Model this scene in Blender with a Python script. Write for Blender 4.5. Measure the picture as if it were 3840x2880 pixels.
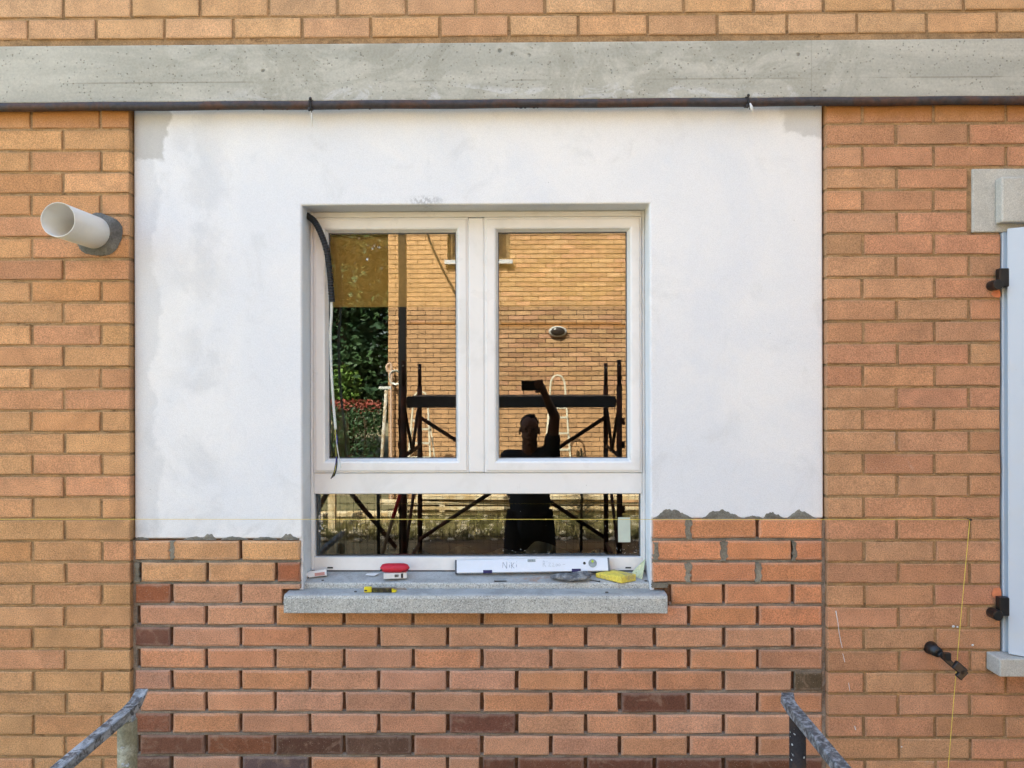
import bpy, bmesh, math, random
from mathutils import Vector, Matrix
R = math.radians
for o in list(bpy.data.objects): bpy.data.objects.remove(o, do_unlink=True)
sc = bpy.context.scene
COL = sc.collection
# ---------------------------------------------------------------- camera, sky, sun, exposure
CAM = Vector((0.034, -2.9, 2.07)); FPX = 2900.0
YAW, ROLL = R(0.67), R(0.15)
_f = Vector((-math.sin(YAW), math.cos(YAW), 0)); _r = Vector((math.cos(YAW), math.sin(YAW), 0)); _u = Vector((0, 0, 1))
RX = _r*math.cos(ROLL) - _u*math.sin(ROLL); UX = _u*math.cos(ROLL) + _r*math.sin(ROLL)
cd = bpy.data.cameras.new('camera'); cam = bpy.data.objects.new('camera', cd); COL.objects.link(cam)
cd.sensor_width = 36; cd.sensor_fit = 'HORIZONTAL'; cd.lens = 36*FPX/3840; cd.clip_start = 0.02; cd.clip_end = 500
cam.matrix_world = Matrix(((RX.x, UX.x, -_f.x, CAM.x), (RX.y, UX.y, -_f.y, CAM.y), (RX.z, UX.z, -_f.z, CAM.z), (0, 0, 0, 1)))
sc.camera = cam
SUN_EL, SUN_AZ = R(50), R(-24)          # azimuth measured from +Y (behind our house) towards -X
sd = Vector((math.sin(SUN_AZ)*math.cos(SUN_EL), math.cos(SUN_AZ)*math.cos(SUN_EL), math.sin(SUN_EL)))   # towards the sun
w = bpy.data.worlds.new('World'); sc.world = w; w.use_nodes = True
nt = w.node_tree; bg = nt.nodes['Background']; sky = nt.nodes.new('ShaderNodeTexSky'); sky.sky_type = 'NISHITA'
sky.sun_disc = False; sky.sun_elevation = SUN_EL; sky.sun_rotation = SUN_AZ; sky.air_density = 1.0; sky.dust_density = 2.5; sky.ozone_density = 1.0
nt.links.new(sky.outputs[0], bg.inputs[0]); bg.inputs[1].default_value = 0.12
sl = bpy.data.lights.new('sun', 'SUN'); sl.energy = 4.2; sl.angle = R(0.5); sl.color = (1, 0.95, 0.87)
so = bpy.data.objects.new('sun', sl); COL.objects.link(so); so.rotation_euler = sd.to_track_quat('Z', 'Y').to_euler(); so.location = (0, 6, 14)
vs = sc.view_settings; vs.view_transform = 'Standard'; vs.look = 'None'; vs.gamma = 1; vs.exposure = 2.86
try:
    vs.use_white_balance = True; vs.white_balance_temperature = 6600; vs.white_balance_tint = 4
except Exception as e: print('wb', e)
sc.render.engine = 'CYCLES'
sc.cycles.max_bounces = 6; sc.cycles.diffuse_bounces = 2; sc.cycles.glossy_bounces = 3; sc.cycles.transparent_max_bounces = 10
# ---------------------------------------------------------------- measuring: a pixel of the 3840 px photograph on the plane at depth y
def W(u, v, y=0.0):
    d = _f + RX*((u-1920)/FPX) + UX*((1440-v)/FPX)
    return CAM + d*((y-CAM.y)/d.y)
YG = 0.166                              # glass plane
def V(u, v, Y):                         # where a thing Y metres in front of the facade is, when its mirror image shows at u, v
    p = W(u, v, 2*YG+Y); return Vector((p.x, -Y, p.z))
def lin(r, g, b, k=1.0):
    f = lambda c: ((c/255)/12.92 if c <= 10 else (((c/255)+.055)/1.055)**2.4)*k
    return (f(r), f(g), f(b), 1)
# ---------------------------------------------------------------- helpers
class MB:
    def __init__(s): s.v = []; s.f = []; s.m = []
    def add(s, vs_, fs, mi=0):
        n = len(s.v); s.v += [tuple(p) for p in vs_]; s.f += [tuple(i+n for i in f) for f in fs]; s.m += [mi]*len(fs); return s
    def box(s, x0, x1, y0, y1, z0, z1, mi=0):
        return s.add([(x0,y0,z0),(x1,y0,z0),(x1,y1,z0),(x0,y1,z0),(x0,y0,z1),(x1,y0,z1),(x1,y1,z1),(x0,y1,z1)],
                     [(0,3,2,1),(4,5,6,7),(0,1,5,4),(1,2,6,5),(2,3,7,6),(3,0,4,7)], mi)
    def obox(s, c, ax, ay, az, mi=0):   # oriented box: centre and three half-axis vectors
        c, ax, ay, az = map(Vector, (c, ax, ay, az))
        P = [c+ax*i+ay*j+az*k for k in (-1,1) for i, j in ((-1,-1),(1,-1),(1,1),(-1,1))]
        return s.add(P, [(0,3,2,1),(4,5,6,7),(0,1,5,4),(1,2,6,5),(2,3,7,6),(3,0,4,7)], mi)
    def prism(s, pts, y0, y1, mi=0):    # outline in x, z
        n = len(pts); P = [(x, y0, z) for x, z in pts]+[(x, y1, z) for x, z in pts]
        return s.add(P, [tuple(range(n)), tuple(range(2*n-1, n-1, -1))]+[(i, i+n, (i+1)%n+n, (i+1)%n) for i in range(n)], mi)
    def extr(s, prof, x0, x1, mi=0):    # outline in y, z pulled along x
        n = len(prof); P = [(x0, y, z) for y, z in prof]+[(x1, y, z) for y, z in prof]
        return s.add(P, [tuple(range(n)), tuple(range(2*n-1, n-1, -1))]+[(i, i+n, (i+1)%n+n, (i+1)%n) for i in range(n)], mi)
    def tube(s, pts, r, seg=10, caps=True, mi=0):
        pts = [Vector(p) for p in pts]; n = len(pts); rs = r if isinstance(r, (list, tuple)) else [r]*n
        P = []; F = []; t0 = (pts[1]-pts[0]).normalized()
        up = Vector((0,0,1)) if abs(t0.z) < .9 else Vector((1,0,0)); nrm = t0.cross(up).normalized()
        for i, p in enumerate(pts):
            t = (pts[min(i+1,n-1)]-pts[max(i-1,0)]).normalized()
            nrm = (nrm - t*nrm.dot(t)).normalized(); b = t.cross(nrm)
            for k in range(seg):
                a = 2*math.pi*k/seg; P.append(p+(nrm*math.cos(a)+b*math.sin(a))*rs[i])
        for i in range(n-1):
            for k in range(seg):
                F.append((i*seg+k, i*seg+(k+1)%seg, (i+1)*seg+(k+1)%seg, (i+1)*seg+k))
        if caps: F += [tuple(range(seg-1,-1,-1)), tuple(range((n-1)*seg, n*seg))]
        return s.add(P, F, mi)
    def ell(s, c, rx, ry, rz, nu=16, nv=10, mi=0):
        c = Vector(c); P = [c+Vector((0,0,-rz))]
        for j in range(1, nv):
            b = math.pi*(j/nv-.5)
            for i in range(nu):
                a = 2*math.pi*i/nu; P.append(c+Vector((rx*math.cos(b)*math.cos(a), ry*math.cos(b)*math.sin(a), rz*math.sin(b))))
        P.append(c+Vector((0,0,rz))); F = []
        for i in range(nu):
            F.append((0, 1+(i+1)%nu, 1+i)); top = 1+(nv-2)*nu; F.append((len(P)-1, top+i, top+(i+1)%nu))
        for j in range(nv-2):
            for i in range(nu): F.append((1+j*nu+i, 1+j*nu+(i+1)%nu, 1+(j+1)*nu+(i+1)%nu, 1+(j+1)*nu+i))
        return s.add(P, F, mi)
    def mesh(s, name, mat, smooth=False):
        me = bpy.data.meshes.new(name); me.from_pydata(s.v, [], s.f)
        for m_ in (mat if isinstance(mat, (list, tuple)) else [mat]): me.materials.append(m_)
        if any(s.m): me.polygons.foreach_set('material_index', s.m)
        bm = bmesh.new(); bm.from_mesh(me); bmesh.ops.recalc_face_normals(bm, faces=bm.faces); bm.to_mesh(me); bm.free()
        if smooth: me.polygons.foreach_set('use_smooth', [True]*len(me.polygons))
        me.update(); return me
    def build(s, name, mat, parent=None, smooth=False, bev=0, seg=2):
        o = bpy.data.objects.new(name, s.mesh(name, mat, smooth)); COL.objects.link(o)
        if parent: o.parent = parent; o.matrix_parent_inverse = parent.matrix_basis.inverted()
        if bev:
            b = o.modifiers.new('bevel', 'BEVEL'); b.width = bev; b.segments = seg; b.limit_method = 'ANGLE'; b.angle_limit = R(35)
        return o
def empty(name, loc=(0,0,0)):
    o = bpy.data.objects.new(name, None); COL.objects.link(o); o.location = loc; o.empty_display_size = .05; return o
def tag(o, label, cat=None, group=None, kind=None):
    o['label'] = label
    if cat: o['category'] = cat
    if group: o['group'] = group
    if kind: o['kind'] = kind
    return o
def thing(name, label, cat, loc=(0,0,0), group=None): return tag(empty(name, loc), label, cat, group)
def dup(root, off, label=None, rz=0):
    r = root.copy(); COL.objects.link(r); r.location = root.location+Vector(off); r.rotation_euler.z += rz
    if label: r['label'] = label
    for c in list(root.children):
        k = c.copy(); COL.objects.link(k); k.parent = r; k.matrix_parent_inverse = c.matrix_parent_inverse.copy()
        for g in list(c.children):
            q = g.copy(); COL.objects.link(q); q.parent = k; q.matrix_parent_inverse = g.matrix_parent_inverse.copy()
    return r
# ---------------------------------------------------------------- materials
class N:
    def __init__(s, name, rough=.8, spec=.3):
        s.mat = bpy.data.materials.new(name); s.mat.use_nodes = True; s.t = s.mat.node_tree
        s.b = s.t.nodes['Principled BSDF']; s.b.inputs['Roughness'].default_value = rough; s.b.inputs['Specular IOR Level'].default_value = spec
        s.tc = s.t.nodes.new('ShaderNodeTexCoord'); s.geo = s.t.nodes.new('ShaderNodeNewGeometry'); s._h = None
    def n(s, typ, **kw):
        x = s.t.nodes.new(typ)
        for k, v in kw.items(): setattr(x, k, v)
        return x
    def l(s, a, b): s.t.links.new(a, b)
    def setin(s, inp, v):
        if hasattr(v, 'is_output'): s.l(v, inp)
        else: inp.default_value = v
    def vec(s, kind='Object', scale=(1,1,1), rnd=False):
        src = s.geo.outputs['Position'] if kind == 'World' else s.tc.outputs[kind]
        m = s.n('ShaderNodeMapping'); m.inputs['Scale'].default_value = scale; s.l(src, m.inputs['Vector'])
        if rnd:
            oi = s.n('ShaderNodeObjectInfo'); k = s.n('ShaderNodeMath', operation='MULTIPLY'); k.inputs[1].default_value = 77.0; s.l(oi.outputs['Random'], k.inputs[0])
            c = s.n('ShaderNodeCombineXYZ'); [s.l(k.outputs[0], c.inputs[i]) for i in range(3)]; s.l(c.outputs[0], m.inputs['Location'])
        return m.outputs[0]
    def noise(s, v, scale, detail=4, rough=.55, dist=0):
        x = s.n('ShaderNodeTexNoise'); x.inputs['Scale'].default_value = scale; x.inputs['Detail'].default_value = detail
        x.inputs['Roughness'].default_value = rough; x.inputs['Distortion'].default_value = dist; s.l(v, x.inputs['Vector']); return x.outputs['Fac']
    def voro(s, v, scale, out='Distance'):
        x = s.n('ShaderNodeTexVoronoi'); x.inputs['Scale'].default_value = scale; s.l(v, x.inputs['Vector']); return x.outputs[out]
    def ramp(s, f, a, b, lo=0.0, hi=1.0):
        x = s.n('ShaderNodeMapRange'); x.interpolation_type = 'SMOOTHSTEP'; s.setin(x.inputs[0], f)
        for i, q in enumerate((a, b, lo, hi)): x.inputs[i+1].default_value = q
        return x.outputs[0]
    def math(s, op, a, b=0.0):
        x = s.n('ShaderNodeMath', operation=op); s.setin(x.inputs[0], a); s.setin(x.inputs[1], b); return x.outputs[0]
    def mix(s, f, a, b, mode='MIX'):
        x = s.n('ShaderNodeMix', data_type='RGBA', blend_type=mode); s.setin(x.inputs[0], f); s.setin(x.inputs[6], a); s.setin(x.inputs[7], b); return x.outputs[2]
    def mul(s, c, f):
        x = s.n('ShaderNodeVectorMath', operation='SCALE'); s.setin(x.inputs[0], tuple(c)[:3] if isinstance(c, tuple) else c); s.setin(x.inputs['Scale'], f); return x.outputs[0]
    def xyz(s, kind='World'):
        x = s.n('ShaderNodeSeparateXYZ'); s.l(s.geo.outputs['Position'] if kind == 'World' else s.tc.outputs[kind], x.inputs[0]); return x.outputs
    def col(s, c): s.setin(s.b.inputs['Base Color'], c)
    def rough(s, c): s.setin(s.b.inputs['Roughness'], c)
    def bump(s, h, dist=.002, strength=1.0):
        x = s.n('ShaderNodeBump'); x.inputs['Distance'].default_value = dist; x.inputs['Strength'].default_value = strength; s.l(h, x.inputs['Height'])
        if s._h: s.l(s._h, x.inputs['Normal'])
        s._h = x.outputs[0]; s.l(s._h, s.b.inputs['Normal']); return s
def simple(name, c, rough=.6, spec=.3, var=.25, scale=30, bump=0, metal=0, rnd=True, c2=None, cscale=None):
    m = N(name, rough, spec); v = m.vec('Object', rnd=rnd); f = m.noise(v, scale, 5, .6)
    base = c
    if c2: base = m.mix(m.ramp(m.noise(v, cscale or scale*.3, 5, .65, .6), .42, .6), c, c2)
    m.col(m.mul(base, m.ramp(f, .25, .75, 1-var, 1+var)))
    m.b.inputs['Metallic'].default_value = metal
    m.rough(m.ramp(f, .2, .8, max(rough-.1, .05), min(rough+.1, 1)))
    if bump: m.bump(f, bump)
    return m.mat
M = {}
def brick_mat():
    m = N('brick', .88, .2); v = m.vec('Object', rnd=True); oi = m.n('ShaderNodeObjectInfo')
    big = m.noise(v, 9, 4, .6, .4); fine = m.noise(v, 260, 3, .7); sp = m.voro(v, 190, 'Color')
    sepc = m.n('ShaderNodeSeparateColor'); m.l(sp, sepc.inputs[0]); dist = m.voro(v, 190)
    c = m.mul(oi.outputs['Color'], m.ramp(big, .25, .75, .86, 1.12))
    c = m.mul(c, m.ramp(fine, .3, .7, .70, 1.26))
    near = m.ramp(dist, .30, .18)
    dk = m.math('MULTIPLY', m.ramp(sepc.outputs[0], .76, .79), near); lt = m.math('MULTIPLY', m.ramp(sepc.outputs[1], .92, .94), near)
    c = m.mix(m.math('MULTIPLY', dk, .72), c, (.08,.05,.03,1)); c = m.mix(m.math('MULTIPLY', lt, .5), c, m.mix(.5, c, (.85,.72,.55,1)))
    gs = m.n('ShaderNodeSeparateXYZ'); m.l(m.tc.outputs['Generated'], gs.inputs[0])
    ex_ = m.mul_s(m.math('SUBTRACT', .5, m.math('ABSOLUTE', m.math('SUBTRACT', gs.outputs[0], .5))), 3.3); ez_ = m.math('SUBTRACT', .5, m.math('ABSOLUTE', m.math('SUBTRACT', gs.outputs[2], .5)))
    edge = m.ramp(m.math('ADD', m.math('MINIMUM', ex_, ez_), m.mul_s(m.math('SUBTRACT', m.noise(v, 34, 4, .65), .5), .34)), .20, .02)
    al = oi.outputs['Alpha']; worn = m.ramp(al, .3, .5); dark = m.math('MULTIPLY', m.ramp(al, .2, .4), m.ramp(al, .8, .6))
    c = m.mix(m.math('MULTIPLY', m.math('MULTIPLY', edge, worn), .20), c, (.56,.44,.35,1))
    c = m.mix(m.math('MULTIPLY', m.math('MULTIPLY', edge, m.math('SUBTRACT', 1.0, worn)), .22), c, (.30,.19,.10,1))
    c = m.mix(m.math('MULTIPLY', m.math('MULTIPLY', dark, m.ramp(m.noise(v, 16, 5, .7, .8), .5, .72)), .45), c, (.42,.27,.18,1))
    # rust run-off just below the iron pipe, and lime scuffs here and there
    X, Y, Z = m.xyz('World'); z0 = W(1900, 418, 0).z
    wv = m.vec('World'); rn = m.noise(wv, 14, 4, .6)
    rust = m.math('MULTIPLY', m.ramp(m.math('ADD', Z, m.mul_s(rn, .05)), z0-.055, z0+.03), m.ramp(Z, z0+.06, z0+.04))
    c = m.mix(m.math('MULTIPLY', rust, .75), c, (.36,.15,.03,1))
    lime = m.math('MULTIPLY', m.ramp(m.noise(wv, 3.1, 6, .7, 1.2), .66, .74), m.ramp(m.noise(wv, 38, 3), .45, .65))
    c = m.mix(m.math('MULTIPLY', lime, .35), c, (.62,.55,.47,1))
    grime = m.ramp(m.noise(wv, 5.5, 5, .65, .5), .52, .72)
    c = m.mix(m.math('MULTIPLY', grime, .22), c, (.2,.14,.08,1))
    m.col(c); m.bump(m.math('ADD', big, m.mul_s(fine, .65)), .002, .9)
    return m.mat
N.mul_s = lambda s, a, k: s.math('MULTIPLY', a, k)
M['brick'] = brick_mat()
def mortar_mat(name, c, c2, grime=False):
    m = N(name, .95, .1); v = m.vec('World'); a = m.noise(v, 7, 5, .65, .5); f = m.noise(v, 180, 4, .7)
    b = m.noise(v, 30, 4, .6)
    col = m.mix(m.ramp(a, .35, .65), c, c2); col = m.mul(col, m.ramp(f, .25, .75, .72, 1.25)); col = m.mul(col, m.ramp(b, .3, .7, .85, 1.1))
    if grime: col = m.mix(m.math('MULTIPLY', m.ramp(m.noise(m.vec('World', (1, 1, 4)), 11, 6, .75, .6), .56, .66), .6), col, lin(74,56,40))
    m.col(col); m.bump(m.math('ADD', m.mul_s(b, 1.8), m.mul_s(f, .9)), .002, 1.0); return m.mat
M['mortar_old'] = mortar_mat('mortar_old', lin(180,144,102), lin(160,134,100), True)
M['mortar_deep'] = mortar_mat('mortar_deep', lin(176,142,104), lin(150,122,90), True)
M['mortar_new'] = mortar_mat('mortar_new', lin(100,72,54), lin(122,96,76)); M['mortar_bed'] = mortar_mat('mortar_bed', lin(136,120,104), lin(156,142,126))
M['mortar_dark'] = mortar_mat('mortar_dark', lin(128,98,66), lin(112,88,62))
M['mortar_grey'] = mortar_mat('mortar_grey', lin(148,140,124), lin(120,112,98))
def plaster_mat():
    m = N('plaster', .93, .15); v = m.vec('World'); X, Y, Z = m.xyz()
    a = m.noise(v, 1.6, 5, .6, .6); b = m.noise(v, 5, 6, .65, .8); f = m.noise(v, 330, 2, .6); g = m.noise(v, 90, 4, .6)
    c = m.mix(m.ramp(a, .35, .66), lin(242,240,237), lin(232,233,235))
    c = m.mix(m.math('MULTIPLY', m.ramp(b, .54, .7), .24), c, lin(204,204,202))
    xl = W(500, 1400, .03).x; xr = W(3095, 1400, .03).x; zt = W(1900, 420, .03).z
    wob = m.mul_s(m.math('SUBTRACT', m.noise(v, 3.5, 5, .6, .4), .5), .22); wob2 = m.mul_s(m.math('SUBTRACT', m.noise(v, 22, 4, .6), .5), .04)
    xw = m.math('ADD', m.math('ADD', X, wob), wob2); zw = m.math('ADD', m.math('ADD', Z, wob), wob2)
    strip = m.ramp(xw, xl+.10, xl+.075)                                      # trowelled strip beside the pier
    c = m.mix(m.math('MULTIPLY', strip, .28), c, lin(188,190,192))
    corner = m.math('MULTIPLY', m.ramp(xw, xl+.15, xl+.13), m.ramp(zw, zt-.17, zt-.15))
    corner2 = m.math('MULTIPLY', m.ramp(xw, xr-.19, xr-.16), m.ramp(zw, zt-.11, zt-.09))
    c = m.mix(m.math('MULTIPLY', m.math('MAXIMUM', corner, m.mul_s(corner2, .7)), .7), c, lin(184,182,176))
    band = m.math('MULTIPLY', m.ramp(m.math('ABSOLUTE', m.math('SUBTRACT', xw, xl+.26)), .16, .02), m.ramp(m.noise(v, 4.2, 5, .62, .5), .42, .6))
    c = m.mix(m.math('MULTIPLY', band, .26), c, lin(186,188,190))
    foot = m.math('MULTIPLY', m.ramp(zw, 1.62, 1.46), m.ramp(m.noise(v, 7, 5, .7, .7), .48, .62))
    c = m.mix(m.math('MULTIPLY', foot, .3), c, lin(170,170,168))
    sm = W(1595, 752, .03)
    dx = m.math('MULTIPLY', m.math('SUBTRACT', X, sm.x), 1/.085); dz = m.math('MULTIPLY', m.math('SUBTRACT', Z, sm.z), 1/.022)
    rr = m.math('SQRT', m.math('ADD', m.math('MULTIPLY', dx, dx), m.math('MULTIPLY', dz, dz)))
    smu = m.math('MULTIPLY', m.ramp(rr, 1.1, .3), m.ramp(g, .4, .58)); c = m.mix(m.math('MULTIPLY', smu, .5), c, lin(140,138,136))
    specks = m.ramp(m.voro(v, 9, 'Distance'), .022, .012); c = m.mix(m.math('MULTIPLY', specks, .5), c, lin(130,126,120))
    c = m.mul(c, m.ramp(f, .25, .75, .93, 1.06))
    m.col(c); m.bump(m.math('ADD', m.mul_s(b, 1.2), m.math('ADD', m.mul_s(g, .5), m.mul_s(f, .55))), .0011, 1.0); return m.mat
M['plaster'] = plaster_mat()
def concrete_mat():
    m = N('concrete_beam', .9, .2); v = m.vec('World'); X, Y, Z = m.xyz(); st = m.vec('World', (.8, 1, 5))
    a = m.noise(st, 2.2, 6, .62, .5); b = m.noise(v, 3.2, 6, .7, 1.4); f = m.noise(v, 120, 4, .7)
    c = m.mix(m.ramp(a, .36, .66), lin(194,191,178), lin(176,174,162))
    wet = m.math('MULTIPLY', m.ramp(b, .46, .56), m.ramp(m.math('ABSOLUTE', X), 1.75, .9)); c = m.mix(m.math('MULTIPLY', wet, .42), c, lin(150,148,134))
    zl = W(1900, 360, 0).z; lw = m.math('ADD', Z, m.mul_s(m.math('SUBTRACT', m.noise(v, 6, 6, .75, .8), .5), .12))
    eff = m.math('MULTIPLY', m.math('MULTIPLY', m.ramp(lw, zl+.045, zl+.02), m.ramp(m.noise(m.vec('World', (1,1,2.2)), 4.4, 6, .72, 1.6), .53, .58)), m.ramp(m.math('ABSOLUTE', m.math('SUBTRACT', X, .08)), 1.35, .8))
    c = m.mix(m.math('MULTIPLY', eff, .55), c, lin(206,206,204))
    # formwork line and cast joint
    ln = m.ramp(m.math('ABSOLUTE', m.math('SUBTRACT', Z, W(1900, 302, 0).z)), .004, .001); c = m.mix(m.math('MULTIPLY', m.math('MULTIPLY', ln, m.ramp(a, .45, .6)), .5), c, lin(130,126,112))
    ln2 = m.ramp(m.math('ABSOLUTE', m.math('SUBTRACT', X, W(3042, 300, 0).x)), .0035, .001); c = m.mix(m.math('MULTIPLY', ln2, .25), c, lin(130,126,112))
    hole = m.math('MULTIPLY', m.ramp(m.voro(v, 26), .24, .16), m.ramp(m.noise(v, 11, 3, .6), .57, .65)); hole2 = m.math('MULTIPLY', m.ramp(m.voro(v, 70), .26, .14), m.ramp(m.noise(v, 17, 3, .6), .44, .56))
    hh = m.math('MAXIMUM', hole, m.mul_s(hole2, .7))
    c = m.mix(m.math('MULTIPLY', hh, .62), c, lin(84,80,70)); c = m.mul(c, m.ramp(f, .25, .75, .9, 1.08))
    m.col(c); m.bump(m.math('SUBTRACT', m.mul_s(f, .3), hh), .0024, .9); return m.mat
M['concrete'] = concrete_mat()
def terrazzo(name, c1, c2, grain):
    m = N(name, .8, .3); v = m.vec('World'); n1 = m.voro(v, 300, 'Color'); s_ = m.n('ShaderNodeSeparateColor'); m.l(n1, s_.inputs[0])
    f = m.noise(v, 300, 3, .7); a = m.noise(v, 6, 5, .6, .5)
    c = m.mix(m.ramp(a, .35, .65), c1, c2); c = m.mix(m.math('MULTIPLY', m.ramp(s_.outputs[0], .72, .8), grain), c, lin(222,220,214)); c = m.mix(m.math('MULTIPLY', m.ramp(s_.outputs[1], .84, .9), grain*.8), c, lin(84,82,80))
    c = m.mul(c, m.ramp(f, .25, .75, .8, 1.2)); return m, v, a, c
m, v, a, c = terrazzo('sill_stone', lin(192,190,180), lin(174,172,164), .6)
# wiped cement film on the upward faces; a rust mark
sN = m.n('ShaderNodeSeparateXYZ'); m.l(m.geo.outputs['True Normal'], sN.inputs[0])
up_ = m.ramp(sN.outputs[2], .55, .95); film = m.mix(m.ramp(m.noise(v, 9, 5, .65, .6), .38, .62), lin(150,150,148), lin(176,176,174))
film = m.mul(film, m.ramp(m.noise(v, 160, 4, .7), .25, .75, .86, 1.12)); c = m.mix(m.math('MULTIPLY', up_, .82), c, film)
X, Y, Z = m.xyz(); rp = W(2010, 2170, .085)
rr = m.math('SQRT', m.math('ADD', m.math('POWER', m.mul_s(m.math('SUBTRACT', X, rp.x), 1/.09), 2.0), m.math('POWER', m.mul_s(m.math('SUBTRACT', Y, rp.y), 1/.03), 2.0)))
c = m.mix(m.math('MULTIPLY', m.math('MULTIPLY', m.ramp(rr, 1.2, .4), m.ramp(m.noise(v, 40, 4, .7), .45, .6)), .55), c, lin(168,124,92))
m.col(c); m.bump(m.noise(v, 220, 3, .7), .0016, .7); M['sill'] = m.mat
m, v, a, c = terrazzo('grey_stone', lin(198,195,184), lin(184,181,170), .15); m.col(c); m.bump(m.noise(v, 160, 3, .7), .0016, .6); M['stone'] = m.mat
def pvc_mat(name, c, rough=.32):
    m = N(name, rough, .45); v = m.vec('World'); d = m.noise(v, 5, 5, .65, .6); f = m.ramp(m.voro(v, 14), .03, .015)
    cc = m.mix(m.math('MULTIPLY', m.ramp(d, .48, .72), .28), c, lin(206,202,192)); cc = m.mix(m.math('MULTIPLY', f, .45), cc, lin(120,112,104))
    m.col(cc); m.rough(m.ramp(d, .3, .7, rough-.06, rough+.14)); return m.mat
M['pvc'] = pvc_mat('white_frame_plastic', lin(240,238,234)); M['vent'] = pvc_mat('vent_plastic', lin(246,243,234), .4)
_t = M['vent'].node_tree; _tr = _t.nodes.new('ShaderNodeBsdfTranslucent'); _tr.inputs[0].default_value = (.86, .84, .78, 1); _mx = _t.nodes.new('ShaderNodeMixShader'); _mx.inputs[0].default_value = .22
_t.links.new(_t.nodes['Principled BSDF'].outputs[0], _mx.inputs[1]); _t.links.new(_tr.outputs[0], _mx.inputs[2]); _t.links.new(_mx.outputs[0], _t.nodes['Material Output'].inputs[0])
M['gasket'] = simple('grey_gasket', lin(96,98,102), .6); M['gap'] = simple('dark_gap', lin(58,55,52), .9); M['seal'] = simple('grey_seal', lin(150,144,134), .8)
M['black'] = simple('black_plastic', lin(26,26,27), .42, .45, .2, 60); M['black_iron'] = simple('black_iron', lin(24,23,23), .38, .5, .3, 40, .0006)
M['iron'] = simple('rusty_iron', lin(62,58,60), .6, .4, .35, 45, .0012, c2=lin(80,58,48), cscale=9)
M['white_paint'] = pvc_mat('shutter_paint', lin(196,204,212), .4)
M['cable'] = simple('cable_sheath', lin(214,216,208), .5, .3, .06); M['blue'] = simple('blue_wire', lin(60,64,140), .4); M['yg'] = simple('yellow_green_wire', lin(180,180,60), .4)
M['string'] = simple('yellow_string', lin(232,206,98), .8, .1, .1)
M['red'] = simple('red_case', lin(196,40,56), .5, .35, .14, 90, .0004); M['card'] = simple('white_card', lin(226,224,220), .7, .2, .06)
M['yellow'] = simple('yellow_plastic', lin(226,204,40), .45, .4, .1); M['grip'] = simple('dark_grip', lin(52,50,38), .7, .2, .3, 90, c2=lin(98,92,50), cscale=60)
M['steel'] = simple('steel', lin(150,150,150), .35, .5, .2, 60, metal=.9); M['dark_steel'] = simple('dark_nail', lin(44,42,40), .5, .4, .3)
M['level'] = pvc_mat('level_paint', lin(224,228,234), .35); M['ink'] = simple('pencil_ink', lin(130,134,144), .8, .1); M['ink2'] = simple('faint_pencil', lin(176,180,188), .8, .1)
M['purple'] = simple('purple_grip', lin(46,40,84), .5); M['vial'] = simple('vial_grey', lin(150,160,158), .15, .6); M['lime'] = simple('vial_lime', lin(176,204,50), .3)
M['sponge'] = simple('sponge', lin(228,206,92), .9, .05, .2, 240, .0012, c2=lin(176,160,110), cscale=14); M['glove'] = simple('dirty_glove', lin(152,150,146), .9, .05, .3, 60, .0015, c2=lin(96,96,98), cscale=30)
M['film'] = simple('green_film', lin(206,208,168), .7, .2, .12, 22); M['pinkprint'] = simple('pink_print', lin(190,140,130), .7); M['greyprint'] = simple('grey_print', lin(150,150,156), .7)
m = N('cement_splashed_steel', .55, .4); v = m.vec('World', (1, .28, 1)); w2 = m.vec('World')
c = m.mix(m.ramp(m.noise(v, 30, 5, .7, .4), .40, .62), lin(172,178,182), lin(104,110,114)); c = m.mix(m.math('MULTIPLY', m.ramp(m.noise(w2, 27, 5, .72, .6), .50, .58), .85), c, lin(58,58,56)); c = m.mix(m.math('MULTIPLY', m.ramp(m.noise(v, 52, 5, .7), .60, .68), .7), c, lin(204,204,200))
m.col(m.mul(c, m.ramp(m.noise(w2, 150, 3, .7), .25, .75, .8, 1.15))); m.bump(m.noise(w2, 60, 4, .7), .0018, .7); M['galv'] = m.mat
M['galv_dark'] = simple('dark_splashed_steel', lin(72,75,78), .55, .4, .4, 70, .0016, c2=lin(142,146,150), cscale=55)
def splat(name, base, base2, dot, sc_, th):
    m = N(name, .75, .25); v = m.vec('World'); a = m.noise(v, 12, 5, .65, .6); d = m.voro(v, sc_); n = m.noise(v, 26, 5, .7)
    c = m.mix(m.ramp(a, .4, .6), base, base2); s_ = m.math('MULTIPLY', m.ramp(d, .3, .2), m.ramp(n, th, th+.06)); c = m.mix(m.math('MULTIPLY', s_, .85), c, dot)
    m.col(m.mul(c, m.ramp(m.noise(v, 150, 3, .7), .25, .75, .75, 1.2))); m.bump(s_, .002, .8); m.bump(n, .002, .5); return m.mat
M['post_pale'] = splat('pale_splashed_post', lin(176,170,146), lin(136,128,100), lin(206,206,204), 40, .52); M['post_dark'] = splat('dark_splashed_post', lin(66,54,46), lin(46,42,42), lin(214,212,206), 70, .48)
# ================================================================ ground
gm = N('ground', .95, .1); v = gm.vec('World'); a = gm.noise(v, .35, 6, .65, .5); f = gm.noise(v, 22, 5, .7)
gm.col(gm.mul(gm.mix(gm.ramp(a, .4, .6), lin(150,136,108), lin(112,108,78)), gm.ramp(f, .25, .75, .7, 1.25))); gm.bump(f, .01, .6)
g = MB().add([(-90,-110,0),(90,-110,0),(90,60,0),(-90,60,0)], [(0,1,2,3)]).build('ground', gm.mat); tag(g, 'dusty earth yard between the two brick houses', kind='structure')
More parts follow.
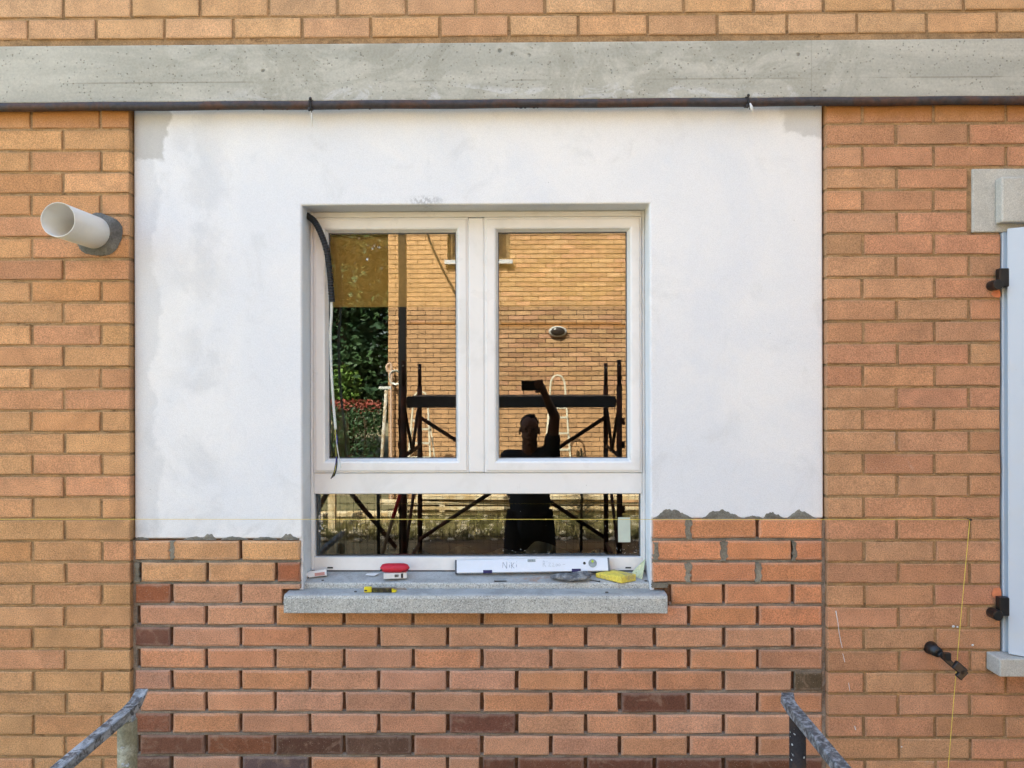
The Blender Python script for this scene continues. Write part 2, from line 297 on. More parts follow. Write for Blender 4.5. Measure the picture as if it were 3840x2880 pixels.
# ================================================================ our house
house = thing('brick_house', 'tan brick house with concrete beam and white plastered panel round a new window', 'house')
rnd = random.Random(7)
def zc(vl, vr): return (W(250, vl, 0).z + W(3400, vr, 0).z)/2
Z19 = zc(1950, 1952); Z1 = zc(486, 471); PITCH = (Z1-Z19)/18
def ztop(k): return Z19 + (19-k)*PITCH            # top of course k (k = 0 just under the iron pipe)
BH = PITCH - .0098
_cache = {}
def brick_mesh(L, H, var, worn):
    key = (round(L, 3), round(H, 3), var, worn)
    if key in _cache: return _cache[key]
    q = random.Random(hash(key) & 0xffff); hx, hz = L/2, H/2; b = .005 if worn else .0032; j = .0026 if worn else .0017
    out = []
    nx = max(2, int(L/.06))
    for i in range(nx): out.append((-hx+L*i/nx, -hz))
    out.append((hx, -hz)); out.append((hx, 0))
    for i in range(nx): out.append((hx-L*i/nx, hz))
    out.append((-hx, hz)); out.append((-hx, 0))
    n = len(out); P = []
    for (x, z) in out:                             # front ring, drawn in by the worn arris
        jx, jz = q.uniform(-j, j), q.uniform(-j, j)
        P.append((x*(1-b/hx)+jx, q.uniform(0, .0012), z*(1-b/hz)+jz))
    for i, (x, z) in enumerate(out): P.append((x+q.uniform(-j, j)*.6, b*.9, z+q.uniform(-j, j)*.5))
    for (x, z) in out: P.append((x, .045, z))
    F = [tuple(range(n))]+[(r*n+i, r*n+(i+1)%n, (r+1)*n+(i+1)%n, (r+1)*n+i) for r in (0, 1) for i in range(n)]
    mb = MB(); mb.add(P, F); me = mb.mesh('brick', M['brick']); _cache[key] = me; return me
def brick(parent, x0, x1, z0, z1, y, col, worn=False, tilt=True, al=None):
    al = (1.0 if worn else 0.0) if al is None else al
    o = bpy.data.objects.new('brick', brick_mesh(x1-x0, z1-z0, rnd.randrange(4), worn)); COL.objects.link(o); o.parent = parent
    o.location = ((x0+x1)/2, y+rnd.uniform(-.0015, .002), (z0+z1)/2)
    if tilt: o.rotation_euler = (rnd.gauss(0, .008), rnd.gauss(0, .0028), rnd.gauss(0, .006))
    o.color = (col[0], col[1], col[2], al); return o
def jit(c, k=.06, h=.013):
    s = 1+rnd.gauss(0, k); return (max(c[0]*s*(1+rnd.gauss(0, h*.4)), .01), max(c[1]*s*(1+rnd.gauss(0, h)), .01), max(c[2]*s*(1+rnd.gauss(0, h*1.6)), .008), 1)
PAL_L = [lin(206,157,110), lin(204,155,108), lin(208,159,112), lin(200,147,102), lin(204,150,109)]
PAL_R = [lin(198,148,111), lin(195,144,107), lin(200,152,113), lin(197,143,107), lin(200,145,110)]
PAL_U = [lin(206,164,122), lin(208,166,124), lin(204,160,116), lin(202,158,118)]
PAL_C = [lin(204,146,110), lin(203,148,114), lin(206,144,105), lin(202,148,116)]
def course(parent, z1, edges, y, pal, gap=.0112, h=BH, worn=False, over={}):
    for i in range(len(edges)-1):
        c = over.get(i); c = jit(c, .05) if c else jit(rnd.choice(pal))
        dz = rnd.uniform(-.0012, .0012)
        brick(parent, edges[i]+gap/2, edges[i+1]-gap/2, z1-h+dz, z1+dz, y, c, worn)
YM = .0066
YB = .0046
def bed(parent, x0, x1, zlow, zhigh, y, mat, seed):      # a bed joint: a wavy strip of mortar nearer the face than the uprights
    q = random.Random(seed); n = max(3, int((x1-x0)/.05)); P = []; m = MB()
    for i in range(n+1):
        x = x0+(x1-x0)*i/n; a, b = q.uniform(-.002, .0016), q.uniform(-.0018, .0025); P += [(x, y+.012, zlow-.004), (x, y+b+.001, zlow-.001), (x, y+a, zhigh-.001), (x, y+.012, zhigh+.004)]
    m.add(P, [(i*4+k, i*4+k+1, i*4+5+k, i*4+4+k) for i in range(n) for k in range(3)]); m.build('mortar_bed', mat, parent)
# --- wall above the beam
zb1 = (W(300, 168, 0).z + W(3500, 149, 0).z)/2; zb0 = (W(300, 388, 0).z+W(3500, 361, 0).z)/2
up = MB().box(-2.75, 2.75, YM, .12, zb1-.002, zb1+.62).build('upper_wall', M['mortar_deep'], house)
zB = (W(300, 145, 0).z+W(3500, 123, 0).z)/2       # underside of the lowest course
xA, xB = W(750, 30, 0).x, W(617, 110, 0).x
for r in range(6):
    x0 = (xB if r % 2 == 0 else xA); per = .2598; es = [x0+per*i for i in range(-9, 14)]
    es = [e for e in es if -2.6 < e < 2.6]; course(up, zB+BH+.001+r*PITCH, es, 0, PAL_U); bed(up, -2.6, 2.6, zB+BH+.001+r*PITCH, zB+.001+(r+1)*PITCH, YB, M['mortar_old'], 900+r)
# --- concrete beam, 4 mm proud of the plaster, with the pipe below it
MB().box(-2.75, 2.75, -.003, .16, zb0, zb1-.001).build('concrete_beam', M['concrete'], house, bev=.004)
# --- piers
xpl = (W(483, 600, 0).x+W(487, 1900, 0).x)/2; xpr = (W(3101, 700, 0).x+W(3103, 2300, 0).x)/2
KB = 33
zpb = ztop(KB)-BH-.01
pl = MB().box(-2.75, xpl-.003, YM, .14, zpb, zb0-.001).build('old_brick_pier', M['mortar_deep'], house)
pr_ = MB().box(xpr+.003, W(3752, 1400, 0).x, YM, .14, zpb, zb0-.001).build('old_brick_pier', M['mortar_deep'], house)
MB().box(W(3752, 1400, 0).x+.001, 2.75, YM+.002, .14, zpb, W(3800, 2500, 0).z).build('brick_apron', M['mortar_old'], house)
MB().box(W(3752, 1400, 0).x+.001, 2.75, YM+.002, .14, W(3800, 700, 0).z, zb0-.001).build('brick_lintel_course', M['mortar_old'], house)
for k in range(0, KB+1):
    zt = ztop(k); v = 486+(k-1)*81.4
    z1 = min(zt, zb0-.012) if k == 0 else zt
    h = BH if k else z1-(zt-BH)
    drift = (v-1400)/1400*6
    if k % 2 == 1: ul = [240+drift-523, 240+drift-262, 240+drift, 484]
    else: ul = [118+drift-524, 118+drift-262, 118+drift, 379+drift, 484]
    ul = [u+rnd.uniform(-3, 3) for u in ul[:-1]]+[484]
    es = [W(u, v, 0).x for u in ul]; es[-1] = xpl+.005
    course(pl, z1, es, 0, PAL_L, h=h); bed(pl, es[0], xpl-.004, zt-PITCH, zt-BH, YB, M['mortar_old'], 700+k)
    stop = 3629 if 3 <= k <= 5 else (3753 if k < 25 else None)
    if k % 2 == 1: ur = [3101, 3366+drift*.8, 3634+drift*.8, 3902, 4166]
    else: ur = [3101, 3238+drift*.8, 3505+drift*.8, 3773, 4040, 4300]
    if k <= 2: stop = None
    if stop: ur = [u for u in ur if u < stop-40]+[stop]
    else: ur = [u for u in ur if u < 4280]
    if k == 25: ur = [3101, 3366+8, 3634+8, 3700]
    if k == 26: pass
    ur = ur[:1]+[u+rnd.uniform(-3, 3) for u in ur[1:-1]]+ur[-1:]
    es = [W(u, v, 0).x for u in ur]; es[0] = xpr-.005
    if stop or k == 25: es[-1] += .004
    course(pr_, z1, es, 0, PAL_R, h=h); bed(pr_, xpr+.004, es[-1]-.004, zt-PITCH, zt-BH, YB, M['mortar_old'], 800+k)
# --- plastered panel with the window opening
YP = .028; YF = .14
xl, xr = xpl+.004, xpr-.004; ol, orr = W(1132, 1300, YP).x, W(2438, 1300, YP).x
zot = W(1780, 767, YP).z; zbl, zbr = W(800, 2020, YP).z, W(2750, 1944, YP).z
SILL_Z = W(1780, 2205, 0.05).z
pts = [(xl, zb0-.001), (xl, zbl), (ol, zbl), (ol, zot), (orr, zot), (orr, zbr), (xr, zbr), (xr, zb0-.001)]
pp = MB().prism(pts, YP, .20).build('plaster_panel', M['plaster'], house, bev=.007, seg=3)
for s, x0, x1, z1 in ((-1, ol-.014, ol+.001, zbl), (1, orr-.001, orr+.014, zbr)):
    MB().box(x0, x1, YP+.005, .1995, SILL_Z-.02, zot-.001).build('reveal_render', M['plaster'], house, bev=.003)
# ragged cement left along the foot of the plaster
M['smear'] = mortar_mat('cement_smear', lin(140,136,124), lin(112,108,98))
def smear(u0, u1, v, hh, seed):            # one flat trowelled lump: steep on one side, drawn out on the other
    q = random.Random(seed); m = MB(); N_ = 22; pk = q.uniform(.28, .6); top = []
    for i in range(N_+1):
        t = i/N_; e = (math.sin(math.pi/2*t/pk) if t < pk else math.cos(math.pi/2*(t-pk)/(1-pk)))**1.25; e *= 1+.22*math.sin(t*21+seed)*q.random(); top.append(W(u0+(u1-u0)*t, v-max(e, .02)*hh, YP))
    base = [W(u0+(u1-u0)*i/N_, v+3, YP) for i in range(N_+1)]; P = []
    for f, y in ((0, .0008), (.3, -.0012), (.62, -.0045), (.8, -.002), (1, -.005)): P += [(p.x+(b.x-p.x)*f, YP+y*(1+.5*q.uniform(-1, 1)), p.z+(b.z-p.z)*f) for p, b in zip(top, base)]
    n1 = N_+1; m.add(P, [(r*n1+i, r*n1+i+1, (r+1)*n1+i+1, (r+1)*n1+i) for r in range(4) for i in range(N_)]); m.build('cement_smear', M['smear'], pp, smooth=True)
for i, (a, b, h) in enumerate(((2448, 2600, 40), (2630, 2790, 36), (2785, 2865, 12), (2860, 2945, 26), (2950, 3062, 34))): smear(a, b, 1944, h, 40+i)
for i, (a, b, h) in enumerate(((505, 560, 8), (690, 790, 10), (752, 812, 22), (830, 930, 11), (950, 1040, 9), (1050, 1120, 22))): smear(a, b, 2021, h, 60+i)
# --- rebuilt brickwork below the window
YI = .016; YIM = YI+.019
zib = zpb
inf = MB()
inf.box(xl, ol-.015, YIM, .15, SILL_Z-.085, zbl-.0015); inf.box(orr+.015, xr, YIM, .15, SILL_Z-.085, zbr-.0015)
inf.box(xl, xr, YIM, .15, zib, SILL_Z-.0855)
infill = inf.build('rebuilt_brick_wall', M['mortar_new'], house)
YIB = YI+.0065
DK = lin(120,78,60); DK2 = lin(104,76,60); RU = lin(160,100,68); MID = lin(146,96,70); OL = lin(98,82,62)
special = {(21, 1034): RU, (22, 500): RU, (24, 500): lin(120,80,66), (26, 2973): OL, (27, 2323): DK, (28, 500): MID, (28, 1678): DK,
           (29, 500): lin(122,82,62), (29, 772): lin(132,84,58), (29, 1031): lin(104,72,58), (29, 1287): DK2, (29, 1545): lin(168,118,92), (30, 500): lin(118,84,68), (30, 902): lin(108,88,84),
           (30, 1804): DK, (30, 1937): DK, (30, 2196): DK, (30, 2455): DK, (30, 2714): lin(116,74,54), (30, 2973): DK, (31, 1545): DK, (31, 772): MID, (31, 2323): DK, (32, 1161): DK}
SILL_U = (1063, 2504)
for k in range(19, KB+1):
    v = 1950+(k-19)*81.6; ph = [642+259.1*i for i in range(10)] if k % 2 == 0 else [513, ]+[772+258.7*i for i in range(9)]
    # runs: left part, right part, or the whole width
    if k == 19: runs = [(2450, 3098)]
    elif k in (20, 21): runs = [(500, 1126), (2450, 3098)]
    elif k == 22: runs = [(500, 1126), (2450, 3098)]
    else: runs = [(500, 3098)]
    for ri, (a, b) in enumerate(runs):
        xa_ = xl+.001 if a == 500 else orr+.004; xb_ = xr-.001 if b == 3098 else ol-.004
        if k == 22 and a == 500: xb_ = W(SILL_U[0], 2250, YI).x-.004
        if k == 22 and a == 2450: xa_ = W(SILL_U[1], 2250, YI).x+.006
        bed(infill, xa_, xb_, ztop(k)-PITCH, ztop(k)-BH, YIB, M['mortar_grey'] if k < 22 else M['mortar_bed'], 500+k*2+ri)
        us = [a]+[u for u in ph if a+60 < u < b-60]+[b]
        if k % 2 == 1 and a == 500: us[0] = 519
        if k == 21 and a == 500: us = [521, 776, 1034, 1126]
        if k == 30: us = [500, 642, 902, 1161, 1419, 1678, 1804, 1937, 2196, 2455, 2714, 2973, 3098]
        for i in range(len(us)-1):
            u0, u1 = us[i], us[i+1]; x0, x1 = W(u0, v, YI).x, W(u1, v, YI).x
            if u0 == a and a < 600: x0 = max(x0, xl+.003) if k % 2 == 0 else x0
            if abs(u1-3098) < 1: x1 = xr-.008
            if abs(u1-1126) < 1: x1 = ol-.004
            if u0 == 2450: x0 = orr+.004
            c = None; al_ = 1.0
            for (kk, uu), cc in special.items():
                if kk == k and abs(uu-u0) < 22: c = cc
            if c is None:
                c = rnd.choice(PAL_C)
                if u0 > 2400 and k < 24: c = lin(211,144,102)
                if u1 < 1140 and k < 22: c = lin(210,158,112)
                if k == 23 and 1000 < u0 < 2300: c = lin(196,140,96)
                c = jit(c, .055)
            else: c = jit(c, .05); al_ = .5
            zt = ztop(k)
            g0 = .0068
            gg = .009 if (k in (19, 20, 21) and u0 > 2400) else g0
            if k == 22 and u1 > 1100 and u0 < 1100: xs_ = W(SILL_U[0], v, YI).x-.006; o = MB().prism([(x0+g0, zt-BH+.001), (xs_, zt-BH+.001), (xs_, SILL_Z+.004), (x1-.002, SILL_Z+.004), (x1-.002, zt), (x0+g0, zt)], YI, YI+.045).build('brick', M['brick'], infill, bev=.003); o.color = (c[0], c[1], c[2], 1); continue
            if k == 22 and u0 == 2450: x0 = W(SILL_U[1], v, YI).x+.012
            brick(infill, x0+(g0 if u0 != a else .003), x1-(g0 if u1 != b else .003), zt-BH+.001, zt, YI, c, True, True, al_)
for xa_, xb_, za_ in ((xpl-.002, xl+.012, zbl), (xr-.012, xpr+.002, zbr)):      # upright joint between old and new work
    q = random.Random(int(xa_*100)); n = 60; P = []
    for i in range(n+1):
        z = zib+(za_-.006-zib)*i/n; a, b = q.uniform(-.003, .003), q.uniform(-.003, .003); P += [(xa_, YI+.016, z), (xa_+.002, YI+.009+a, z), (xb_-.002, YI+.009+b, z), (xb_, YI+.016, z)]
    m = MB(); m.add(P, [(i*4+k, i*4+k+1, i*4+5+k, i*4+4+k) for i in range(n) for k in range(3)]); m.build('upright_joint', M['mortar_bed'], infill)
# grey pointing smeared flush across some joints of the rebuilt part
def joint_fill(u0, u1, v0, v1, seed):
    q = random.Random(seed); n = 8; P = []; m = MB()
    L = [W(u0+q.uniform(-5, 5), v0+(v1-v0)*i/n, YI) for i in range(n+1)]; Rr = [W(u1+q.uniform(-5, 5), v0+(v1-v0)*i/n, YI) for i in range(n+1)]
    for y in (YI-.0014, YI+.012):
        P += [(p.x, y, p.z) for p in L]+[(p.x, y, p.z) for p in Rr]
    s = n+1; F = []
    for i in range(n): F += [(i, i+1, s+i+1, s+i), (i, i+1, 2*s+i+1, 2*s+i), (s+i, s+i+1, 3*s+i+1, 3*s+i)]
    F += [(0, s, 3*s, 2*s), (n, s+n, 3*s+n, 2*s+n)]
    m.add(P, F); return m
for i, a in enumerate([(2571, 2592, 1949, 2022), (2704, 2727, 2031, 2104), (2570, 2592, 2113, 2184), (2832, 2854, 2113, 2184), (2971, 2987, 2031, 2104), (636, 653, 2029, 2098), (2450, 2468, 2034, 2101), (505, 521, 2110, 2182), (2446, 2503, 2186, 2204)]):
    joint_fill(*a, 30+i).build('mortar_smear', M['mortar_grey'], infill)
# --- the rest of the house: shell, floors, roof (keeps the sun off this front and the room dark)
def brickwall_mat():
    m = N('far_brickwork', .9, .15); b = m.n('ShaderNodeTexBrick'); mp = m.n('ShaderNodeMapping'); m.l(m.geo.outputs['Position'], mp.inputs['Vector'])
    cx = m.n('ShaderNodeSeparateXYZ'); m.l(mp.outputs[0], cx.inputs[0]); cb = m.n('ShaderNodeCombineXYZ'); m.l(m.math('ADD', cx.outputs[0], cx.outputs[1]), cb.inputs[0]); m.l(cx.outputs[2], cb.inputs[1])
    m.l(cb.outputs[0], b.inputs['Vector']); b.inputs['Scale'].default_value = 1; b.inputs['Brick Width'].default_value = .26; b.inputs['Row Height'].default_value = PITCH; b.inputs['Mortar Size'].default_value = .006
    b.inputs['Color1'].default_value = lin(206,156,108); b.inputs['Color2'].default_value = lin(196,144,98); b.inputs['Mortar'].default_value = lin(160,126,88)
    m.col(m.mul(b.outputs['Color'], m.ramp(m.noise(m.vec('World'), 60, 4, .7), .25, .75, .85, 1.12))); m.bump(m.math('SUBTRACT', 1.0, b.outputs['Fac']), .008); return m.mat
M['farbrick'] = brickwall_mat(); M['room'] = simple('bare_room', lin(62,60,56), .95, .1, .2, 3); M['roof'] = simple('roof_tiles', lin(150,92,66), .9, .1, .3, 5)
HX, HH, HD = 7.0, 9.0, 9.0
MB().box(3.05, HX, -4.6, .003, 0, 7.5).build('shade_wing', M['stone'], house)  # unseen wing added to keep light off the right-hand side
sh = MB()
sh.box(-HX, -2.751, .004, .3, 0, HH); sh.box(2.751, HX, .004, .3, 0, HH); sh.box(-2.7505, 2.7505, .0045, .3, zb1+.622, HH); sh.box(-2.7505, 2.7505, .0045, .3, 0, zpb-.001)
sh.box(-HX, -HX+.3, .301, HD, 0, HH); sh.box(HX-.3, HX, .301, HD, 0, HH); sh.box(-HX+.301, HX-.301, HD-.3, HD, 0, HH)
sh.build('house_wall', M['farbrick'], house)
MB().box(-HX-.3, HX+.3, -.25, HD+.3, HH+.001, HH+.25).build('roof', M['roof'], house)
core = MB()                                        # inner leaf with the two openings
xo0, xo1, zo0, zo1 = ol-.02, orr+.02, SILL_Z-.12, zot+.02
wx0, wx1, wz0, wz1 = W(3762, 1400, .05).x, 2.75, W(3800, 2470, 0).z, W(3800, 860, 0).z
for b in ((-2.75, xo0, 0, zb1+.62), (xo1, wx0, 0, zb1+.62), (xo0+.001, xo1-.001, zo1, zb1+.62), (xo0+.001, xo1-.001, 0, zo0), (wx0+.001, wx1, 0, wz0), (wx0+.001, wx1, wz1, zb1+.62)):
    core.box(b[0], b[1], .2015, .3, b[2], b[3])
core.build('inner_leaf', M['room'], house)
rm = MB(); rm.box(-3.2, 3.2, 3.6, 3.7, .4, 3.6); rm.box(-3.3, -3.201, .302, 3.7, .4, 3.6); rm.box(3.201, 3.3, .302, 3.7, .4, 3.6); rm.box(-3.2, 3.2, .302, 3.599, .3, .4); rm.box(-3.2, 3.2, .302, 3.599, 3.601, 3.7)
rm.build('room_shell', M['room'], house)
# ================================================================ the window
win = thing('window', 'new white two-sash window with a low fixed pane, set in the plastered panel', 'window', (W(1785, 2140, YF).x, YF, SILL_Z))
F1 = YF; P_ = lambda u, v, y=YF: W(u, v, y)
fx0, fx1 = ol+.0015, orr-.0015; fz1 = zot-.0005; fz0 = W(1785, 2139, YF).z
sx = [W(u, 1300, YF).x for u in (1177, 1757, 1817, 2406)]; sz1 = W(1785, 816, YF).z; sz0 = W(1785, 1772, YF).z
tz0 = W(1785, 1852, YF).z; lz0 = W(1785, 2090, YF).z; lx0, lx1 = W(1180, 1970, YF).x, W(2404, 1970, YF).x
fr = MB()
fr.box(fx0, sx[0]-.0015, F1, F1+.06, fz0, fz1); fr.box(sx[3]+.0015, fx1, F1, F1+.06, fz0, fz1); fr.box(sx[0]-.0015, sx[3]+.0015, F1+.0005, F1+.06, sz1+.0015, fz1)
fr.build('outer_frame', M['pvc'], win, bev=.003)
lo = MB(); lo.box(sx[0]-.0016, sx[3]+.0016, F1-.0015, F1+.0595, tz0, sz0-.0015); lo.build('transom', M['pvc'], win, bev=.004, seg=3)
lf = MB(); lf.box(sx[0]-.0015, sx[3]+.0015, F1+.001, F1+.0594, fz0, lz0)
if lx0 > sx[0]: lf.box(sx[0]-.0015, lx0, F1+.001, F1+.0594, lz0, tz0)
if lx1 < sx[3]: lf.box(lx1, sx[3]+.0015, F1+.001, F1+.0594, lz0, tz0)
lf.build('bottom_rail', M['pvc'], win, bev=.003)
MB().box(fx0+.002, fx1-.002, F1+.004, F1+.05, fz0-.012, fz0-.0005).build('frame_base', M['gap'], win)
for u in (1238, 2356):
    p = P_(u, 2129); MB().box(p.x-.011, p.x+.011, F1-.0005, F1+.004, p.z-.0028, p.z+.0028).build('drain_slot', M['gap'], win)
def glass_mat():
    m = bpy.data.materials.new('window_glass'); m.use_nodes = True; t = m.node_tree; t.nodes.clear()
    out = t.nodes.new('ShaderNodeOutputMaterial'); mx = t.nodes.new('ShaderNodeMixShader'); tr = t.nodes.new('ShaderNodeBsdfTransparent'); gl = t.nodes.new('ShaderNodeBsdfGlossy')
    tr.inputs[0].default_value = (.88, .91, .89, 1); gl.inputs['Roughness'].default_value = 0.0; gl.inputs[0].default_value = (.96, .97, .94, 1)
    lw = t.nodes.new('ShaderNodeFresnel'); lw.inputs[0].default_value = 2.22
    geo = t.nodes.new('ShaderNodeNewGeometry'); nz = t.nodes.new('ShaderNodeTexNoise'); nz.inputs['Scale'].default_value = 3.0; nz.inputs['Detail'].default_value = 1
    bp = t.nodes.new('ShaderNodeBump'); bp.inputs['Distance'].default_value = .0003; bp.inputs['Strength'].default_value = .4
    t.links.new(geo.outputs['Position'], nz.inputs['Vector']); t.links.new(nz.outputs['Fac'], bp.inputs['Height']); t.links.new(bp.outputs[0], gl.inputs['Normal'])
    t.links.new(lw.outputs[0], mx.inputs[0]); t.links.new(tr.outputs[0], mx.inputs[1]); t.links.new(gl.outputs[0], mx.inputs[2]); t.links.new(mx.outputs[0], out.inputs[0]); return m
M['glass'] = glass_mat()
def clear_mat():
    m = bpy.data.materials.new('inner_glass'); m.use_nodes = True; t = m.node_tree; t.nodes.clear(); out = t.nodes.new('ShaderNodeOutputMaterial'); tr = t.nodes.new('ShaderNodeBsdfTransparent'); tr.inputs[0].default_value = (.95,.97,.96,1); t.links.new(tr.outputs[0], out.inputs[0]); return m
M['clear'] = clear_mat()
def pane(name, x0, x1, z0, z1, parent):
    m = MB(); y0, y1 = YG, YG+.02
    m.add([(x0,y0,z0),(x1,y0,z0),(x1,y0,z1),(x0,y0,z1)], [(0,1,2,3)], 0); m.add([(x0,y1,z0),(x1,y1,z0),(x1,y1,z1),(x0,y1,z1)], [(0,1,2,3)], 1)
    return m.build(name, [M['glass'], M['clear']], parent)
def sash(x0, x1, gu0, gu1):
    g0, g1 = W(gu0, 1300, YF+.01).x, W(gu1, 1300, YF+.01).x; gz1 = W(1785, 871, YF+.01).z; gz0 = W(1785, 1719, YF+.01).z
    z0, z1 = sz0, sz1; ys = F1-.006
    # stepped profile, mitred: rings from the outer edge to the glass, (inset fraction, depth)
    prof = [(0, F1+.05), (0, ys+.002), (.04, ys), (.14, ys), (.15, ys-.003), (.19, ys-.005), (.70, ys-.005), (.82, ys-.002), (.97, F1+.014), (1.0, F1+.018), (1.0, F1+.05)]
    P = []
    for t, y in prof:
        a, b, c, d = x0+(g0-x0)*t, x1+(g1-x1)*t, z0+(gz0-z0)*t, z1+(gz1-z1)*t; P += [(a,y,c),(b,y,c),(b,y,d),(a,y,d)]
    m = MB(); F = [(r*4+i, r*4+(i+1)%4, (r+1)*4+(i+1)%4, (r+1)*4+i) for r in range(len(prof)-1) for i in range(4)]
    m.add(P, F); s = m.build('sash', M['pvc'], win)
    gk = MB(); w_ = .0025
    for b in ((g0-.001, g0+w_, gz0, gz1), (g1-w_, g1+.001, gz0, gz1), (g0+w_, g1-w_, gz0-.001, gz0+w_), (g0+w_, g1-w_, gz1-w_, gz1+.001)): gk.box(b[0], b[1], F1+.017, YG+.001, b[2], b[3])
    gk.build('gasket', M['gasket'], s)
    pane('glass_pane', g0-.003, g1+.003, gz0-.003, gz1+.003, s); return s
sash(sx[0], sx[1], 1232, 1710); sash(sx[2], sx[3], 1869, 2352)
ms = MB(); ms.box(sx[1]-.0005, sx[2]+.0005, F1-.0085, F1+.05, sz0-.0005, sz1-.001); ms.build('meeting_stile', M['pvc'], win, bev=.008, seg=4)
MB().box(sx[0]-.004, sx[3]+.004, F1+.03, F1+.058, sz0-.003, sz0+.001).build('seal', M['seal'], win); MB().box(sx[0]-.004, sx[3]+.004, F1+.03, F1+.058, sz1-.001, sz1+.003).build('seal', M['seal'], win)
for xx in (sx[0]-.001, sx[3]+.001): MB().box(xx-.002, xx+.002, F1+.03, F1+.058, sz0, sz1).build('seal', M['seal'], win)
pane('fixed_glass_pane', lx0-.004, lx1+.004, lz0-.004, tz0+.004, win)
gk = MB(); gk.box(lx0, lx1, F1+.02, YG+.001, lz0-.001, lz0+.004); gk.box(lx0, lx1, F1+.02, YG+.001, tz0-.004, tz0+.001); gk.box(lx0-.001, lx0+.004, F1+.02, YG+.001, lz0+.004, tz0-.004); gk.box(lx1-.004, lx1+.001, F1+.02, YG+.001, lz0+.004, tz0-.004)
gk.build('gasket', M['gasket'], win)
st = [W(u, v, YG) for u, v in ((2317, 1940), (2363, 1940), (2364, 2033), (2318, 2033))]
M['sticker'] = simple('paper_sticker', lin(196,204,188), .7, .2, .05)
MB().add([(p.x, YG-.001, p.z) for p in st], [(0,1,2,3)]).build('sticker', M['sticker'], win)
# paint splashes on the low pane
q = random.Random(4); sp = MB()
M['splash'] = simple('dried_plaster_splash', lin(206,206,200), .8, .1, .1)
def blob(u, v, ru, rv, n=9):
    c = [W(u+ru*math.cos(2*math.pi*i/n)*q.uniform(.5, 1.1), v+rv*math.sin(2*math.pi*i/n)*q.uniform(.5, 1.1), YG) for i in range(n)]; sp.add([(p.x, YG-.0008, p.z) for p in c], [tuple(range(n))])
for k in range(16): blob(1202+q.uniform(-5, 7), 1925+k*4.2+q.uniform(-3, 3), q.uniform(1.5, 5), q.uniform(1.5, 5))
for k in range(34): blob(q.uniform(2290, 2400), 2090-abs(q.gauss(0, 22)), q.uniform(.6, 2.4), q.uniform(.5, 1.4))
for k in range(22): blob(q.uniform(1880, 2060), 2086-abs(q.gauss(0, 20)), q.uniform(.8, 3.2), q.uniform(.5, 1.6))
for k in range(30): blob(q.uniform(1250, 2390), q.uniform(1900, 2085), q.uniform(.5, 1.5), q.uniform(.5, 1.2))
sp.build('plaster_splashes', M['splash'], win)
# sill: rear ledge inside the opening, front nose running past it
zr0 = W(1785, 2140, YF).z-.004; zr1 = W(1785, 2185, .055).z; zn = W(1785, 2207, .05).z; zf = W(1785, 2301, -.04).z
nose = [(-.04, zf), (-.04, zn-.014), (-.036, zn-.004), (-.026, zn), (.052, zn), (.0521, zf)]
sl_ = MB(); sl_.extr(nose, W(1063, 2270, -.04).x, W(2504, 2270, -.04).x)
sl_.extr([(.0525, zf+.001), (.0525, zr1-.004), (.0565, zr1), (.198, zr0+(zr0-zr1)*.6), (.198, zf+.001)], ol+.0005, orr-.0005)
sill = sl_.build('window_sill', M['sill'], win, bev=.003); sill['label'] = 'grey speckled stone sill with a stepped top'
def sill_z(y): return zr1+(zr0-zr1)*(y-.0565)/(YF-.0565) if y > .055 else zn
# ================================================================ things behind the glass
M['blindcloth'] = simple('amber_blind', (.88, .70, .36, 1), .9, .05, .1, 40)
bl = thing('roller_blind', 'amber roller blind half lowered behind the two upper panes', 'blind', (0, .207, W(1785, 1150, .207).z))
MB().box(ol+.003, orr-.003, .206, .208, W(1785, 1150, .206).z, zot-.004).build('cloth', M['blindcloth'], bl)
MB().tube([(ol+.003, .235, zot-.028), (orr-.003, .235, zot-.028)], .025, 14).build('roller', M['pvc'], bl)
M['sheet'] = simple('dusty_plastic_sheet', lin(134,142,142), .45, .4, .5, 6, c2=lin(76,82,82), cscale=4)
def drape(u0, u1, v0, v1, y, seed):
    q = random.Random(seed); m = MB(); nx, nz = 34, 20; P = []
    for j in range(nz+1):
        for i in range(nx+1):
            a, b = i/nx, j/nz; uu = u0+(u1-u0)*(a*(1-.45*b)+(.0 if u0 < 1500 else .2)*b); p = W(uu, v1+(v0-v1)*b, y); ph = a*19+2*math.sin(b*3+seed)
            P.append((p.x, y+.03*math.sin(ph)+.015*math.sin(a*47+b*9)+.05*b, p.z))
    m.add(P, [(j*(nx+1)+i, j*(nx+1)+i+1, (j+1)*(nx+1)+i+1, (j+1)*(nx+1)+i) for j in range(nz) for i in range(nx)])
    return m.build('plastic_sheet', M['sheet'], None, True)
tag(drape(1150, 1420, 1540, 2868, .48, 3), 'dusty clear plastic sheet hanging inside behind the end of the cable', 'sheet')

m = MB(); q = random.Random(44); nx, nz = 60, 12; P = []; fz = .4
for j in range(nz+1):
    for i in range(nx+1):
        a, b = i/nx, j/nz; uu = 1560+860*a; pk = 16+52*math.exp(-((uu-2030)/70)**2)+14*math.exp(-((uu-1750)/120)**2); vt = 2092-pk*(.8+.2*math.sin(a*40)); top = W(uu, vt, .34); x, y, z = top.x, .30+.06*math.sin(a*31+b*2)*b+.05*b, top.z
        P.append((x, y+.012*math.sin(a*90+b*12), fz+.004+(z-fz)*b))
m.add(P, [(j*(nx+1)+i, j*(nx+1)+i+1, (j+1)*(nx+1)+i+1, (j+1)*(nx+1)+i) for j in range(nz) for i in range(nx)]); tag(m.build('floor_sheet', M['sheet'], None, True), 'crumpled plastic sheeting bunched up inside behind the low pane', 'sheet')
